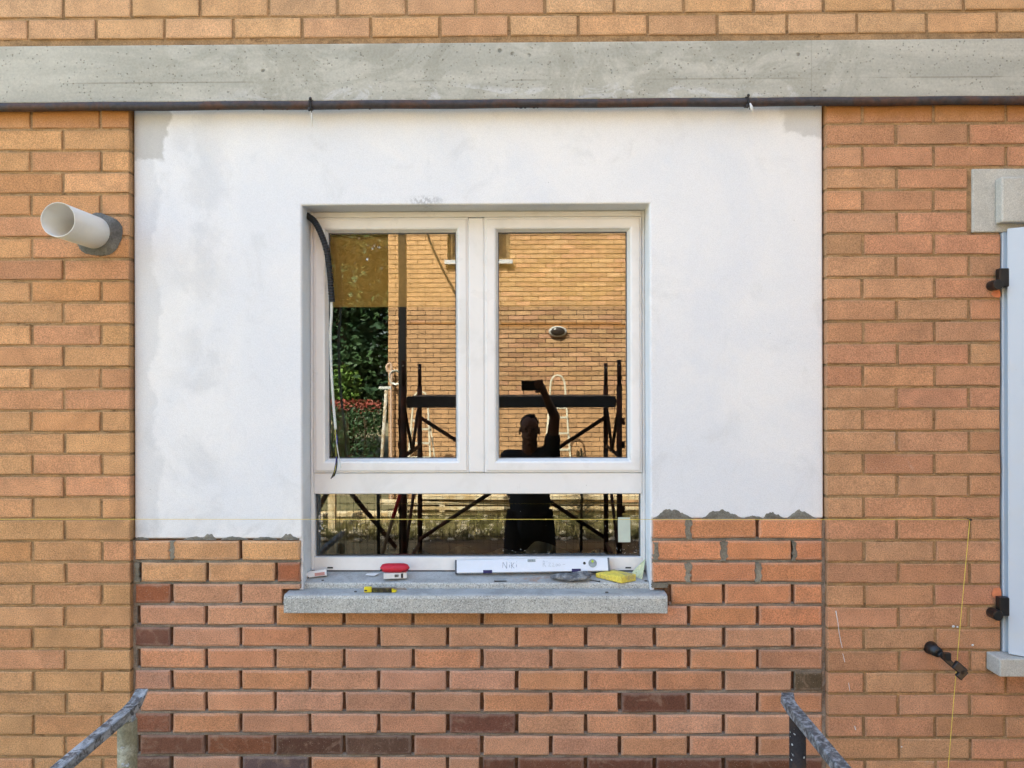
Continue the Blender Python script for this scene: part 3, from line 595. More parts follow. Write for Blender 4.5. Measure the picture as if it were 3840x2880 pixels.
# ================================================================ fixtures on the front
# iron pipe under the beam
pz = lambda u: W(u, 400-(u/3840)**2*30+4*math.sin(u/3840*3.1), -.017)
ip = thing('iron_pipe', 'long dark rusty iron pipe running along the foot of the concrete beam', 'pipe', (0, -.017, zb0))
zpp = (W(400, 400, -.017).z+W(3500, 378, -.017).z)/2
MB().tube([(-2.75+i*.11, -.017, zpp+.0012*math.sin(i*1.3)) for i in range(51)], .0160, 18).build('pipe_run', M['iron'], ip, True)
q = random.Random(2); gr = MB()
for k in range(70):
    x = q.uniform(-2.2, 2.2); gr.ell((x, -.022+q.uniform(-.006, .004), zpp-.0168), q.uniform(.002, .007), .003, .0016, 6, 4)
gr.build('rust_scale', M['iron'], ip, True)
for u in (1168, 2800):
    x = W(u, 400, -.017).x; t = MB()
    for k in range(3): t.tube([(x+(k-1)*.004+.002*math.sin(a*2), -.017+.0192*math.cos(a), zpp+.0192*math.sin(a)) for a in [i*math.pi/8 for i in range(17)]], .0013, 6)
    t.tube([(x, -.035, zpp+.002), (x+.004, -.039, zpp-.018), (x+.006, -.036, zpp-.034)], .0016, 6); t.ell((x-.003, -.038, zpp-.022), .006, .004, .008, 8, 6); t.ell((x+.001, -.036, zpp+.018), .006, .004, .006, 8, 6)
    t.build('wire_tie', M['dark_steel'], ip, True)
    if u < 2000: MB().tube([(x+.004, -.034, zpp-.03), (x+.005, -.03, zpp-.055), (x+.0045, -.026, zpp-.083)], [.0022, .0026, .0018], 7).build('cement_drip', M['card'], ip, True)
    else: MB().tube([(x+.006, -.036, zpp-.012), (x+.012, -.04, zpp-.03), (x+.018, -.036, zpp-.044)], [.004, .006, .003], 7).build('rag_scrap', M['card'], ip, True)
# vent pipe stub
c0 = W(359, 874, 0); vp = thing('vent_pipe', 'white plastic vent pipe stub jutting from the old brick pier', 'pipe', (c0.x, 0, c0.z))
t = MB(); seg = 40; ro, ri = .0606, .0578; P = []
for y, r in ((.02, ro), (-.238, ro), (-.238, ri), (.02, ri)):
    P += [(c0.x+r*math.cos(2*math.pi*k/seg), y+(q.uniform(-.0015, .0015) if y < 0 else 0), c0.z+r*math.sin(2*math.pi*k/seg)) for k in range(seg)]
t.add(P, [(r*seg+k, r*seg+(k+1)%seg, (r+1)*seg+(k+1)%seg, (r+1)*seg+k) for r in range(3) for k in range(seg)]); t.build('pipe', M['vent'], vp, True).data.polygons.foreach_set('use_smooth', [True]*(3*seg))
MB().tube([(c0.x, .01, c0.z), (c0.x, .012, c0.z)], .0576, 30).build('back_plate', M['vent'], vp)
P = []; n = 110
for k in range(n):
    a = 2*math.pi*k/n; r = .082+.005*math.sin(a*2+1)+.003*math.sin(a*5)+q.uniform(-.0014, .0014)+.012*max(0, math.cos(a+.5)); P.append((r*math.cos(a), r*math.sin(a)))
cm = MB(); cm.add([(c0.x+.006+x, -.0012, c0.z-.004+z) for x, z in P]+[(c0.x+.005+x*.86, -.0075, c0.z-.004+z*.86) for x, z in P]+[(c0.x+.0595*math.cos(2*math.pi*k/n), -.013, c0.z+.0595*math.sin(2*math.pi*k/n)) for k in range(n)],
    [(r*n+k, r*n+(k+1)%n, (r+1)*n+(k+1)%n, (r+1)*n+k) for r in (0, 1) for k in range(n)])
M['collar'] = mortar_mat('collar_cement', lin(126,124,118), lin(102,100,94)); cm.build('cement_collar', M['collar'], vp, True)
# electrical conduit with a cable and bare wires
def cr(pts, n=8):
    pts = [Vector(p) for p in pts]; o = []; a = [pts[0]*2-pts[1]]+pts+[pts[-1]*2-pts[-2]]
    for i in range(1, len(a)-2):
        p0, p1, p2, p3 = a[i-1:i+3]
        for k in range(n):
            t = k/n; o.append(.5*((2*p1)+(p2-p0)*t+(2*p0-5*p1+4*p2-p3)*t*t+(3*p1-p0-3*p2+p3)*t**3))
    return o+[pts[-1]]
cdt = thing('electrical_conduit', 'black corrugated conduit with a white cable hanging over the left sash', 'conduit', W(1148, 805, .1))
cp = cr([W(1137, 793, .115), W(1150, 808, .108), W(1178, 829, .094), W(1203, 875, .088), W(1224, 937, .086), W(1234, 1001, .088), W(1240, 1063, .09), W(1245, 1132, .092)], 26)
MB().tube(cp, [.0125 if (i//2) % 2 else .0106 for i in range(len(cp))], 14).build('corrugated_sleeve', M['black'], cdt, False)
cb = cr([W(1243, 1120, .092), W(1243, 1180, .094), W(1239, 1250, .098), W(1241, 1340, .1), W(1244, 1416, .1), W(1252, 1532, .096), W(1259, 1611, .092)], 8)
MB().tube(cb, .0052, 12).build('cable', M['cable'], cdt, True)
for pts, mt in (([(1258, 1605), (1261, 1625), (1264, 1646), (1263, 1690), (1260, 1730), (1252, 1772)], 'blue'), ([(1259, 1605), (1260, 1640), (1258, 1690), (1260, 1725), (1254, 1765), (1241, 1795)], 'black'),
                ([(1260, 1605), (1262, 1645), (1262, 1690), (1263, 1730), (1259, 1765), (1247, 1791)], 'black'), ([(1257, 1605), (1259, 1645), (1260, 1695), (1261, 1725), (1256, 1760), (1248, 1784)], 'yg'),
                ([(1259, 1606), (1262, 1640), (1263, 1700), (1264, 1735), (1260, 1765), (1253, 1786)], 'black'), ([(1260, 1606), (1261, 1640), (1265, 1680), (1271, 1715), (1279, 1755)], 'cable')):
    MB().tube(cr([W(u, v, .09+.002*(i % 2)) for i, (u, v) in enumerate(pts)], 6), .0019, 7).build('wire', M[mt], cdt, True)
ringp = [W(1146+12*math.cos(a*.7), 795+14*math.sin(a*.7), .12) for a in range(9)]
MB().obox(W(1137, 801, .117)+Vector((.001, 0, 0)), (.0025, 0, 0), (0, .017, 0), (0, 0, .024)).build('wall_hole', M['gap'], cdt, bev=.002)
# mason's line and its nail
ml = thing('mason_line', "thin yellow mason's line stretched across the front and hanging down the pier", 'string', W(3637, 1948, -.02))
MB().tube([(-2.6, -.022, W(0, 1947, -.022).z)]+[W(3637*i/20, 1947+1.2*i/20, -.022) for i in range(1, 20)]+[W(3637, 1948, -.022)], .0009, 6).build('string', M['string'], ml, True)
MB().ell(W(2047, 1947.4, -.022), .0024, .0018, .0022, 8, 6).build('knot', M['string'], ml, True)
e0, e1 = W(3637, 1948, -.022), W(3562, 2880, -.06); e2 = e0+(e1-e0)*(e0.z/(e0.z-e1.z))
MB().tube([e0+(e2-e0)*(i/20)+Vector((-.006*math.sin(math.pi*i/20), 0, 0)) for i in range(21)], .00115, 6).build('string', M['string'], ml, True)
ln_ = thing('line_nail', "dark nail in a mortar joint holding the mason's line", 'nail', W(3645, 1950, -.02))
a0 = W(3640, 1949, -.03); MB().tube([a0, a0+Vector((.012, .05, -.002))], .0018, 8).build('shank', M['dark_steel'], ln_); MB().tube([a0, a0+Vector((-.0006, -.0025, .0002))], .0045, 10).build('head', M['dark_steel'], ln_)
# neighbouring window: lintel block, sill, frame strip, shutter
lt = thing('lintel_block', 'pale concrete lintel block with a raised panel above the shutter', 'lintel', W(3750, 871, 0))
MB().box(W(3647, 750, -.002).x, 2.75, -.002, .15, W(3700, 871, 0).z, W(3700, 633, 0).z).build('block', M['stone'], lt, bev=.004)
MB().box(W(3761, 750, -.05).x, 2.75, -.045, -.0022, W(3700, 833, -.045).z, W(3700, 663, -.045).z).build('raised_panel', M['stone'], lt, bev=.006)
ns = thing('stone_sill', 'short grey stone sill below the white shutter', 'sill', W(3760, 2539, 0))
MB().box(W(3703, 2480, 0).x, 2.75, -.075, .15, W(3760, 2539, -.075).z, W(3760, 2472, -.075).z).build('slab', M['stone'], ns, bev=.004)
nz0, nz1 = W(3760, 2472, -.075).z+.001, W(3700, 871, 0).z-.001
nw = thing('side_window', 'neighbouring window mostly hidden behind its white shutter', 'window', (2.2, .05, nz0))
fxx = W(3752, 1400, .0).x+.006
MB().box(fxx, fxx+.024, -.004, .14, nz0, nz1).build('frame', M['white_paint'], nw, bev=.003)
MB().box(fxx+.0245, 2.75, .12, .16, nz0, nz1).build('glazing', M['gap'], nw)
shu = thing('window_shutter', 'white hinged shutter standing ajar beside the old brick pier', 'shutter', (fxx+.034, -.02, nz0+.01))
hx = W(3778, 1400, -.03).x; ang = R(36); ux, uy = math.cos(ang), -math.sin(ang); sz0_, sz1_ = W(3779, 2453, -.03).z, W(3779, 857, -.03).z; LW = .47
def leaf(a0, a1, t0, t1, z0, z1):      # box in the leaf's own axes: along, thickness
    o = Vector((hx, -.03, 0)); A = Vector((ux, uy, 0)); T = Vector((-uy, ux, 0))
    c = o+A*((a0+a1)/2)+T*((t0+t1)/2)+Vector((0, 0, (z0+z1)/2)); return c, A*((a1-a0)/2), T*((t1-t0)/2), Vector((0, 0, (z1-z0)/2))
MB().obox(*leaf(0, .075, 0, .038, sz0_, sz1_)).build('stile', M['white_paint'], shu, bev=.003); MB().obox(*leaf(LW-.075, LW, 0, .038, sz0_, sz1_)).build('stile', M['white_paint'], shu, bev=.003)
MB().obox(*leaf(.0755, LW-.0755, 0.001, .037, sz0_, sz0_+.09)).build('rail', M['white_paint'], shu, bev=.003); MB().obox(*leaf(.0755, LW-.0755, .001, .037, sz1_-.09, sz1_)).build('rail', M['white_paint'], shu, bev=.003)
nsl = 32
for i in range(nsl):
    z = sz0_+.1+(sz1_-sz0_-.2)*(i+.5)/nsl; c, A, T, Zv = leaf(.0755, LW-.0755, .004, .034, z-.004, z+.004); Tt = (T*.8+Vector((0, 0, .014)))
    MB().obox(c, A, Tt, Vector((0, 0, .003))).build('slat', M['white_paint'], shu)
for v in (1042, 2272):
    p = W(3757, v, -.02); h = MB(); h.box(p.x-.017, p.x+.020, -.034, -.008, p.z-.034, p.z+.034); h.tube([(p.x-.03, -.05, p.z-.028), (p.x-.03, -.002, p.z-.028)], .019, 16); h.box(p.x-.03, p.x, -.028, -.014, p.z-.036, p.z-.02)
    h.build('hinge', M['black_iron'], shu, bev=.003)
M['patch'] = simple('pink_filler', lin(222,140,100), .9, .1, .12, 50)
for v, ru, rv, uu in ((1103, 20, 15, 3737), (2222, 20, 22, 3737)):
    pa = MB(); n = 14; c = [W(uu+ru*math.cos(2*math.pi*i/n)*q.uniform(.8, 1.1), v+rv*math.sin(2*math.pi*i/n)*q.uniform(.8, 1.1), 0) for i in range(n)]; pa.add([(min(p.x, fxx-.006), -.0024, p.z) for p in c], [tuple(range(n))]); pa.build('filler_patch', M['patch'], pr_)
q = random.Random(19)
for pts in ([(3133, 2290), (3140, 2330), (3146, 2372), (3152, 2405), (3158, 2428)], [(3160, 2450), (3168, 2482)], [(3182, 2560), (3186, 2590)], [(3205, 2722), (3208, 2736)]):
    MB().tube([Vector((p.x, -.0016, p.z)) for p in (W(u+q.uniform(-1.5, 1.5), v, 0) for u, v in pts)], [q.uniform(.0008, .0022) for _ in pts], 5).build('chalk_scratch', M['card'], pr_)
for u, v, r in ((3647, 2419, .005), (3575, 2349, .006), (3590, 2351, .004), (3381, 2800, .003)):
    p = W(u, v, 0); MB().ell((p.x, -.001, p.z), r, .0015, r*.8, 8, 5).build('lime_spot', M['card'], pr_, True)
# shutter stay
k0, k1 = W(3518, 2447, -.05), W(3598, 2516, -.08)
sy = thing('shutter_stay', 'black iron shutter stay fixed to the brick pier beside the hanging string', 'shutter stay', (k0.x, 0, k0.z))
MB().tube([(k0.x, .004, k0.z), (k0.x, -.012, k0.z), (k0.x, -.05, k0.z)], [.026, .022, .018], 18).build('wall_boss', M['black_iron'], sy, True)
d = (k1-k0); d.normalize(); sd_ = d.cross(Vector((0, -1, 0))).normalized()
MB().obox((k0+k1)/2+Vector((0, -.004, 0)), d*((k1-k0).length/2), sd_*.0095, Vector((0, .006, 0))).build('arm', M['black_iron'], sy, bev=.003)
hd = MB(); hd.obox(k1-d*.012+sd_*-.006+Vector((0, -.01, 0)), d*.022, sd_*.016, Vector((0, .008, 0))); hd.obox(k1+d*.004+Vector((0, -.012, 0))+sd_*.004, d*.012, sd_*.02, Vector((0, .006, 0))); hd.build('catch', M['black_iron'], sy, bev=.004)
MB().obox(k0+Vector((.004, -.052, .004)), (.012, 0, 0), (0, .008, 0), (0, 0, .014)).build('pivot', M['black_iron'], sy, bev=.003)
# ================================================================ things on the sill
def on(u, y): return Vector((W(u, 2150, y).x, y, sill_z(y)))
# spirit level leaning on the frame
lvl = thing('spirit_level', 'white aluminium spirit level with pencilled writing, leaning along the bottom of the window', 'spirit level', on(1990, .1))
A0, A1, B0, B1 = W(1707, 2148.6, .098), W(2287, 2140, .098), W(1707, 2100.6, .118), W(2284, 2092, .118)
ex = (A1-A0).normalized(); ez = (B0-A0); Lz = ez.length; ez.normalize(); ey = ez.cross(ex).normalized(); Lx = (A1-A0).length
def LV(a, b, out=0.0): return A0+ex*a+ez*b-ey*out          # along, up, outwards
lc = (A0+ex*Lx/2+ez*Lz/2+ey*.011)
MB().obox(lc, ex*(Lx/2-.004), ey*.011, ez*(Lz/2)).build('body', M['level'], lvl, bev=.002)
for s in (0, 1): MB().obox(A0+ex*(Lx*s)+ez*Lz/2+ey*.011+ex*(.0025*(1 if s == 0 else -1)), ex*.0035, ey*.0118, ez*(Lz/2+.0008)).build('end_cap', M['gasket'], lvl, bev=.001)
def disc(m, c, r, n=20, out=.0006):
    m.add([c-ey*out+ex*r*math.cos(2*math.pi*i/n)+ez*r*math.sin(2*math.pi*i/n) for i in range(n)], [tuple(range(n))])
def ll(x, y): return ((x-738)/(1738-738)*Lx, (1-(y-(312-(x-738)*.015))/83)*Lz)   # crop pixel on the level's face
a, b = ll(1577, 332); m = MB(); disc(m, LV(a, b), .0055); m.build('hang_hole', M['gap'], lvl)
a, b = ll(1630, 332); m = MB(); m.tube([LV(a, b, -.002), LV(a, b, .0016)], .0162, 24); vb = m.build('round_vial', M['vial'], lvl); m = MB(); disc(m, LV(a, b+.007), .005, 16, .0022); m.build('bubble', M['lime'], vb)
m = MB(); m.obox(LV(a, b+.001, .0019), ex*.012, ey*.0003, ez*.0006); m.build('vial_mark', M['gasket'], vb)
a, b = ll(1235, 312); m = MB(); m.obox(LV(a, Lz-.006, .0004), ex*.0155, ey*.0008, ez*.0052); vb = m.build('top_vial', M['vial'], lvl, bev=.001)
for t in (-.006, .004): MB().obox(LV(a+t, Lz-.006, .0014), ex*.0006, ey*.0003, ez*.004).build('vial_mark', M['gasket'], vb)
for x in (948, 1522):
    a, b = ll(x, 372); MB().obox(LV(a, .003, .0004), ex*.0175, ey*.0016, ez*.0062).build('rubber_grip', M['purple'], lvl, bev=.001)
def strokes(lst, name, mat, r):
    m = MB()
    for st_ in lst: m.tube([LV(*ll(x, y), .0003) for x, y in st_], r, 5)
    m.build(name, mat, lvl)
strokes([[(1046,362),(1049,325)], [(1049,325),(1072,366)], [(1072,366),(1074,322)], [(1090,360),(1090,340)], [(1090,331),(1091,328)], [(1103,366),(1103,326)], [(1122,328),(1104,350)], [(1106,348),(1122,364)], [(1136,356),(1136,340)], [(1137,324),(1139,321)]], 'pencil_name', M['ink'], .00075)
strokes([[(1308,355),(1310,316)], [(1310,316),(1322,322),(1320,334),(1310,336)], [(1312,336),(1328,356)], [(1334,326),(1336,318)], [(1344,330),(1358,330),(1344,352),(1360,352)], [(1368,334),(1376,330),(1380,338),(1368,352),(1384,352)], [(1396,336),(1390,344),(1396,352),(1404,344),(1398,335)], [(1414,336),(1408,344),(1414,351),(1422,343),(1416,335)], [(1436,340),(1452,339)]], 'pencil_number', M['ink2'], .0006)
# red case on a small white carton
def yawbox(c, lx, ly, lz, yaw): return c, Vector((math.cos(yaw), math.sin(yaw), 0))*lx, Vector((-math.sin(yaw), math.cos(yaw), 0))*ly, Vector((0, 0, lz))
p = on(1482, .088); bx = thing('white_carton', 'small white carton with a barcode lying under the red case on the sill', 'carton', p)
zb = max(sill_z(.088-.02), sill_z(.088+.02))+.0105
MB().obox(*yawbox(Vector((p.x, .088, zb)), .044, .026, .0105, .16)).build('box', M['card'], bx, bev=.0008)
fA = Vector((math.cos(.16), math.sin(.16), 0)); fN = Vector((math.sin(.16), -math.cos(.16), 0)); cc = Vector((p.x, .088, zb))
bc = MB()
for i in range(9): bc.obox(cc+fN*.0264+fA*(-.002+i*.0017), fA*(.0003+.0003*((i*7) % 3)), fN*.0002, Vector((0, 0, .005)))
bc.build('barcode', M['gap'], bx); MB().obox(cc+fN*.0264+fA*.026, fA*.004, fN*.0002, Vector((0, 0, .0085))).build('dark_band', M['dark_steel'], bx)
pc = Vector((W(1480, 2135, .08).x, .084, zb+.0105+.0155)); rc = thing('red_case', 'red rounded hard case resting on the small white carton', 'case', pc)
m = MB(); N_ = 15; prof = []
for i in range(N_): t = i/(N_-1)*2-1; prof.append((t*.0575, max(1-abs(t)**5, 0.0)**.5*.0165+.0008))
segs = 20; P = []
for x, r in prof: P += [(pc.x+x, pc.y+r*1.5*math.cos(2*math.pi*k/segs), pc.z+r*math.sin(2*math.pi*k/segs)) for k in range(segs)]
m.add(P, [(i*segs+k, i*segs+(k+1)%segs, (i+1)*segs+(k+1)%segs, (i+1)*segs+k) for i in range(N_-1) for k in range(segs)]+[tuple(range(segs)), tuple(range((N_-1)*segs, N_*segs))])
m.build('shell', M['red'], rc, True)
MB().box(pc.x-.0535, pc.x-.044, pc.y-.0222, pc.y-.017, pc.z-.0065, pc.z-.0005).build('latch', M['gap'], rc, bev=.001)
MB().obox((pc.x+.043, pc.y-.0228, pc.z-.005), Vector((.011, .006, .0035)), (0, .001, 0), (0, 0, .0009)).build('slot', M['gap'], rc)
# cigarette packet, scrap of paper
p = on(1192, .098); cg = thing('crumpled_packet', 'crumpled printed cigarette packet in the left corner of the sill', 'packet', p)
c = Vector((p.x, .098, sill_z(.098)+.0135)); A = Vector((math.cos(.12), math.sin(.12), .10)).normalized(); Nn = Vector((.12, -1, .35)).normalized(); Zz = A.cross(Nn)*-1
MB().obox(c, A*.034, Nn*.010, Zz*.012).build('box', M['card'], cg, bev=.002); MB().obox(c+Nn*.0102+Zz*-.004+A*.008, A*.019, Nn*.0003, Zz*.006).build('warning_print', M['pinkprint'], cg)
for k in range(3): MB().obox(c+Zz*.0122+Nn*(-.006+k*.004)+A*.008, A*.018, Nn*.0008, Zz*.0003).build('print_line', M['greyprint'], cg)
MB().add([c-A*.034+Zz*.012+Nn*.008, c-A*.046+Zz*.002+Nn*.004, c-A*.034-Zz*.010+Nn*.010, c-A*.02+Zz*.008+Nn*.0106], [(0,1,2),(0,2,3)]).build('torn_flap', M['card'], cg)
p = on(1395, .112); ps = MB(); zz = sill_z(.112)+.0015
ps.add([(p.x-.026, .11, zz), (p.x-.006, .103, zz), (p.x+.012, .098, zz), (p.x+.028, .116, zz+.006), (p.x+.01, .124, zz+.004), (p.x-.022, .122, zz+.003)], [(0,1,5),(1,4,5),(1,2,4),(2,3,4)])
o = ps.build('paper_scrap', M['card']); sm_ = o.modifiers.new('solid', 'SOLIDIFY'); sm_.thickness = .0008; tag(o, 'torn white paper scrap beside the red case', 'paper')
# utility knife
p = on(1437, -.002); kn = thing('utility_knife', 'yellow and black snap-off utility knife on the front of the sill', 'knife', p)
kz = zn; y0 = -.004; x0 = W(1366, 2212, y0).x; x1 = W(1487, 2212, y0).x
def kbox(a, b, h0, h1, w, name, mat, bev=.002): return MB().box(x0+(x1-x0)*a, x0+(x1-x0)*b, y0-w, y0+w, kz+h0, kz+h1).build(name, mat, kn, bev=bev)
kbox(.0, .24, .0003, .021, .008, 'butt', M['yellow'], .004); kbox(.241, .86, .001, .016, .0075, 'grip', M['grip'], .003)
MB().prism([(x0+(x1-x0)*.861, kz+.001), (x0+(x1-x0)*.97, kz+.001), (x0+(x1-x0)*1.02, kz+.006), (x0+(x1-x0)*.861, kz+.016)], y0-.0074, y0+.0074).build('nose', M['yellow'], kn, bev=.001)
kbox(.241, .97, .0162, .0185, .004, 'slide_rail', M['steel'], .0005); MB().prism([(x0+(x1-x0)*.9, kz+.0105), (x0+(x1-x0)*1.34, kz+.009), (x0+(x1-x0)*1.28, kz+.0145), (x0+(x1-x0)*.9, kz+.016)], y0-.0003, y0+.0003).build('blade', M['steel'], kn)
for k in range(8): MB().box(x0+(x1-x0)*(.5+k*.04), x0+(x1-x0)*(.515+k*.04), y0-.0079, y0-.0076, kz+.003, kz+.013).build('grip_rib', M['gap'], kn)
kbox(.02, .10, .006, .011, .0082, 'slot', M['gap'], 0)
# nails
for (ua, ya), (ub, yb), lab in (((1856, .062), (1901, .064), 'dark nail lying on the sill in front of the middle of the spirit level'), ((2248, .060), (2212, .072), 'dark nail lying on the sill between the glove and the sponge')):
    a_, b_ = on(ua, ya), on(ub, yb); a_.z += .0025; b_.z += .0022; nl = thing('nail', lab, 'nail', a_, 'loose nails on the sill')
    MB().tube([a_, a_+(b_-a_)*.92, b_], [.0019, .0019, .0004], 8).build('shank', M['dark_steel'], nl, True); MB().tube([a_, a_-(b_-a_).normalized()*.0018], .004, 10).build('head', M['dark_steel'], nl)
# glove: folded cuff, palm and fingers
gv = thing('work_glove', 'grey dirty work glove lying under the spirit level', 'glove', on(2140, .08))
m = MB(); bz = sill_z(.08)
gx = lambda u: W(u, 2155, .078).x
m.ell((gx(2120), .078, bz+.012), .052, .03, .0125, 18, 10); m.ell((gx(2088), .082, bz+.010), .026, .024, .009, 14, 8)
for i, (ya, L, h, dz) in enumerate(((.058, .046, .0075, .008), (.068, .060, .0085, .013), (.079, .066, .0085, .019), (.092, .056, .008, .021))):
    m.tube([(gx(2145), ya, bz+dz*.7), (gx(2145)+L*.5, ya-.004, bz+dz+.002), (gx(2145)+L, ya-.006, bz+dz+.004), (gx(2145)+L+.012, ya-.007, bz+dz+.003)], [.009, h, h*.9, h*.35], 10)
m.tube([(gx(2105), .062, bz+.012), (gx(2130), .05, bz+.009), (gx(2165), .046, bz+.009)], [.010, .009, .005], 10)
o = m.build('hand', M['glove'], gv, True); r_ = o.modifiers.new('remesh', 'REMESH'); r_.mode = 'VOXEL'; r_.voxel_size = .0028; r_.use_smooth_shade = True
# sponge
spg = thing('yellow_sponge', 'dirty yellow sponge block at the right end of the sill', 'sponge', on(2310, .075))
zz = sill_z(.06); A = [Vector((W(u, 2150, y).x, y, 0)) for u, y in ((2232, .095), (2330, .04), (2386, .068), (2300, .118))]
for p in A: p.z = sill_z(max(p.y, .056))
tops = [Vector((p.x, p.y, p.z+h)) for p, h in zip(A, (.018, .026, .028, .022))]
m = MB(); m.add(A+tops, [(0,3,2,1),(4,5,6,7),(0,1,5,4),(1,2,6,5),(2,3,7,6),(3,0,4,7)]); m.build('foam', M['sponge'], spg, bev=.004, seg=3)
# crumpled pale green film in the corner
m = MB(); q = random.Random(8); n = 9; P = []
for j in range(n):
    for i in range(n):
        a, b = i/(n-1), j/(n-1); uu = 2370+50*a-12*(1-b)*a; vv = 2172-(78*(.35+.65*a))*b; pt = W(uu, vv, .131-.055*(1-b)*(.3+.7*a)); P.append((min(pt.x, orr-.003), min(pt.y+q.uniform(-.004, .004), .1315), max(pt.z, sill_z(max(pt.y, .057))+.0015)))
m.add(P, [(j*n+i, j*n+i+1, (j+1)*n+i+1, (j+1)*n+i) for j in range(n-1) for i in range(n-1)]); o = m.build('plastic_film', M['film']); s_ = o.modifiers.new('solid', 'SOLIDIFY'); s_.thickness = .0008
tag(o, 'crumpled pale green film wedged in the corner behind the sponge', 'film')
M['pebble'] = simple('cement_crumb', lin(100,98,94), .9, .1)
for i, (u, y, r, lab) in enumerate(((2422, .066, .005, 'small cement crumb at the right end of the sill beyond the sponge'), (1333, -.002, .0042, 'small cement crumb on the sill beside the butt of the knife'), (1210, .07, .004, 'small cement crumb in front of the crumpled packet'), (2275, -.012, .005, 'small cement crumb on the front edge of the sill below the sponge'))):
    p = on(u, y); m = MB(); m.ell((p.x, p.y, p.z+r*.55), r*1.4, r, r*.6, 7, 5); tag(m.build('cement_crumb', M['pebble']), lab, 'crumb', 'cement crumbs on the sill')
# ================================================================ trestles standing in front of the wall
def trestle(uj, vj, ut, vt, up0, up1, vpost, side, pm, bm, label):
    y = -.65; J = W(uj, vj, y); Tp = W(ut, vt, y+.10); px = (W(up0, 2800, y).x+W(up1, 2800, y).x)/2; pr = (W(up1, 2800, y).x-W(up0, 2800, y).x)/2
    t = thing('trestle', label, 'trestle', (px, y, 0), 'steel trestles in front of the wall')
    zt = W(uj, vpost, y).z
    MB().tube([(px, y, 0.005), (px, y, .5), (px, y, zt)], pr, 20).build('post', pm, t, True); MB().tube([(px, y-1.05, .005), (px, y-1.05, zt-.03)], pr, 20).build('post', pm, t, True)
    # top bar with flattened, turned-up end
    hw, hh = .0165, .0135; bar = []
    sec = [(Tp, .019, .0045), (Tp*.55+J*.45+Vector((0, .012, -.002)), .019, .006), (J+Vector((0, .05, .008)), .0175, .011), (J+Vector((0, .0, 0)), hw, hh), (Vector((J.x, y-.5, J.z-.002)), hw, hh), (Vector((J.x, y-1.12, J.z-.004)), hw, hh)]
    P = []; n = len(sec)
    for i, (c, w_, h_) in enumerate(sec):
        tn = (sec[min(i+1, n-1)][0]-sec[max(i-1, 0)][0]).normalized(); sx_ = Vector((1, 0, 0)); up2 = sx_.cross(tn).normalized()
        if up2.z < 0: up2 = -up2
        P += [c-sx_*w_-up2*h_, c+sx_*w_-up2*h_, c+sx_*w_+up2*h_, c-sx_*w_+up2*h_]
    F = [(i*4+k, i*4+(k+1) % 4, (i+1)*4+(k+1) % 4, (i+1)*4+k) for i in range(n-1) for k in range(4)]+[(0,1,2,3), ((n-1)*4, (n-1)*4+1, (n-1)*4+2, (n-1)*4+3)]
    m = MB(); m.add(P, F); m.build('top_bar', bm, t, bev=.003)
    MB().box(px-.006 if side < 0 else px-.02, px+.02 if side < 0 else px+.006, y-.012, y+.012, zt-.03, J.z-.010).build('gusset', bm, t, bev=.002)
    MB().tube([(px, y, .25), (px, y-1.05, .25)], .014, 10).build('cross_tube', bm, t, True); MB().tube([(px, y, .3), (px, y-1.05, zt-.12)], .011, 10).build('brace', bm, t, True)
    for yy in (y, y-1.05): MB().box(px-.06, px+.06, yy-.06, yy+.06, 0, .0048).build('foot_plate', bm, t)
    return t
trestle(478, 2672, 534, 2585, 443, 512, 2702, -1, M['post_pale'], M['galv'], 'steel trestle with a pale cement-crusted post, below the vent pipe')
trestle(2972, 2660, 2953, 2600, 2961, 3021, 2692, 1, M['post_dark'], M['galv_dark'], 'steel trestle with a dark post speckled white and a turned-up bar end')
# ================================================================ the yard behind the camera, seen in the panes
YO = 10.2
M['shaft'] = simple('brown_wood', lin(118,98,72), .7, .2, .2)
opp = thing('facing_house', 'sunlit tan brick house mirrored in the window panes', 'house', (2, -YO, 0))
ox0, ox1, oh = V(1455, 1300, YO).x, 4.2, 8.0
ow0, ow1 = V(1679, 900, YO).x, V(1911, 900, YO).x; owz0 = V(1800, 977, YO).z; owz1 = owz0+1.25
ob = MB()
for b in ((ox0, ow0-.004, 0, oh), (ow1+.004, ox1, 0, oh), (ow0-.0035, ow1+.0035, 0, owz0-.075), (ow0-.0035, ow1+.0035, owz1+.006, oh)): ob.box(b[0], b[1], -YO-.3, -YO-.014, b[2], b[3])
ob.box(ox0+.001, ox1, -YO-8, -YO-.301, 0, oh)
omw = ob.build('mortar_wall', M['mortar_dark'], opp)
MB().box(ox0-.4, ox1+.4, -YO-8.4, -YO+.5, oh+.001, oh+.2).build('roof', M['roof'], opp)
q = random.Random(21); PAL_O = [lin(196,156,116), lin(190,150,110), lin(202,162,122), lin(184,142,106), lin(198,152,118)]
nb = 0; rest = MB(); cells = []
OP = .0815; per = .262
for r in range(0, 62):
    z1 = OP*(r+1); off = 0 if r % 2 else .131
    xs = [ox0]+[x for x in [ox0+off+per*i for i in range(0, 22)] if x > ox0+.05 and x < 2.9]
    for a, b in zip(xs, xs[1:]):
        if b > ow0-.01 and a < ow1+.01 and z1 > owz0-.08 and z1-OP < owz1+.02:
            if a < ow0-.05: b = ow0-.002
            elif b > ow1+.05: a = ow1+.002
            else: continue
        cells.append((a+.005, b-.006, z1-OP+.0125, z1))
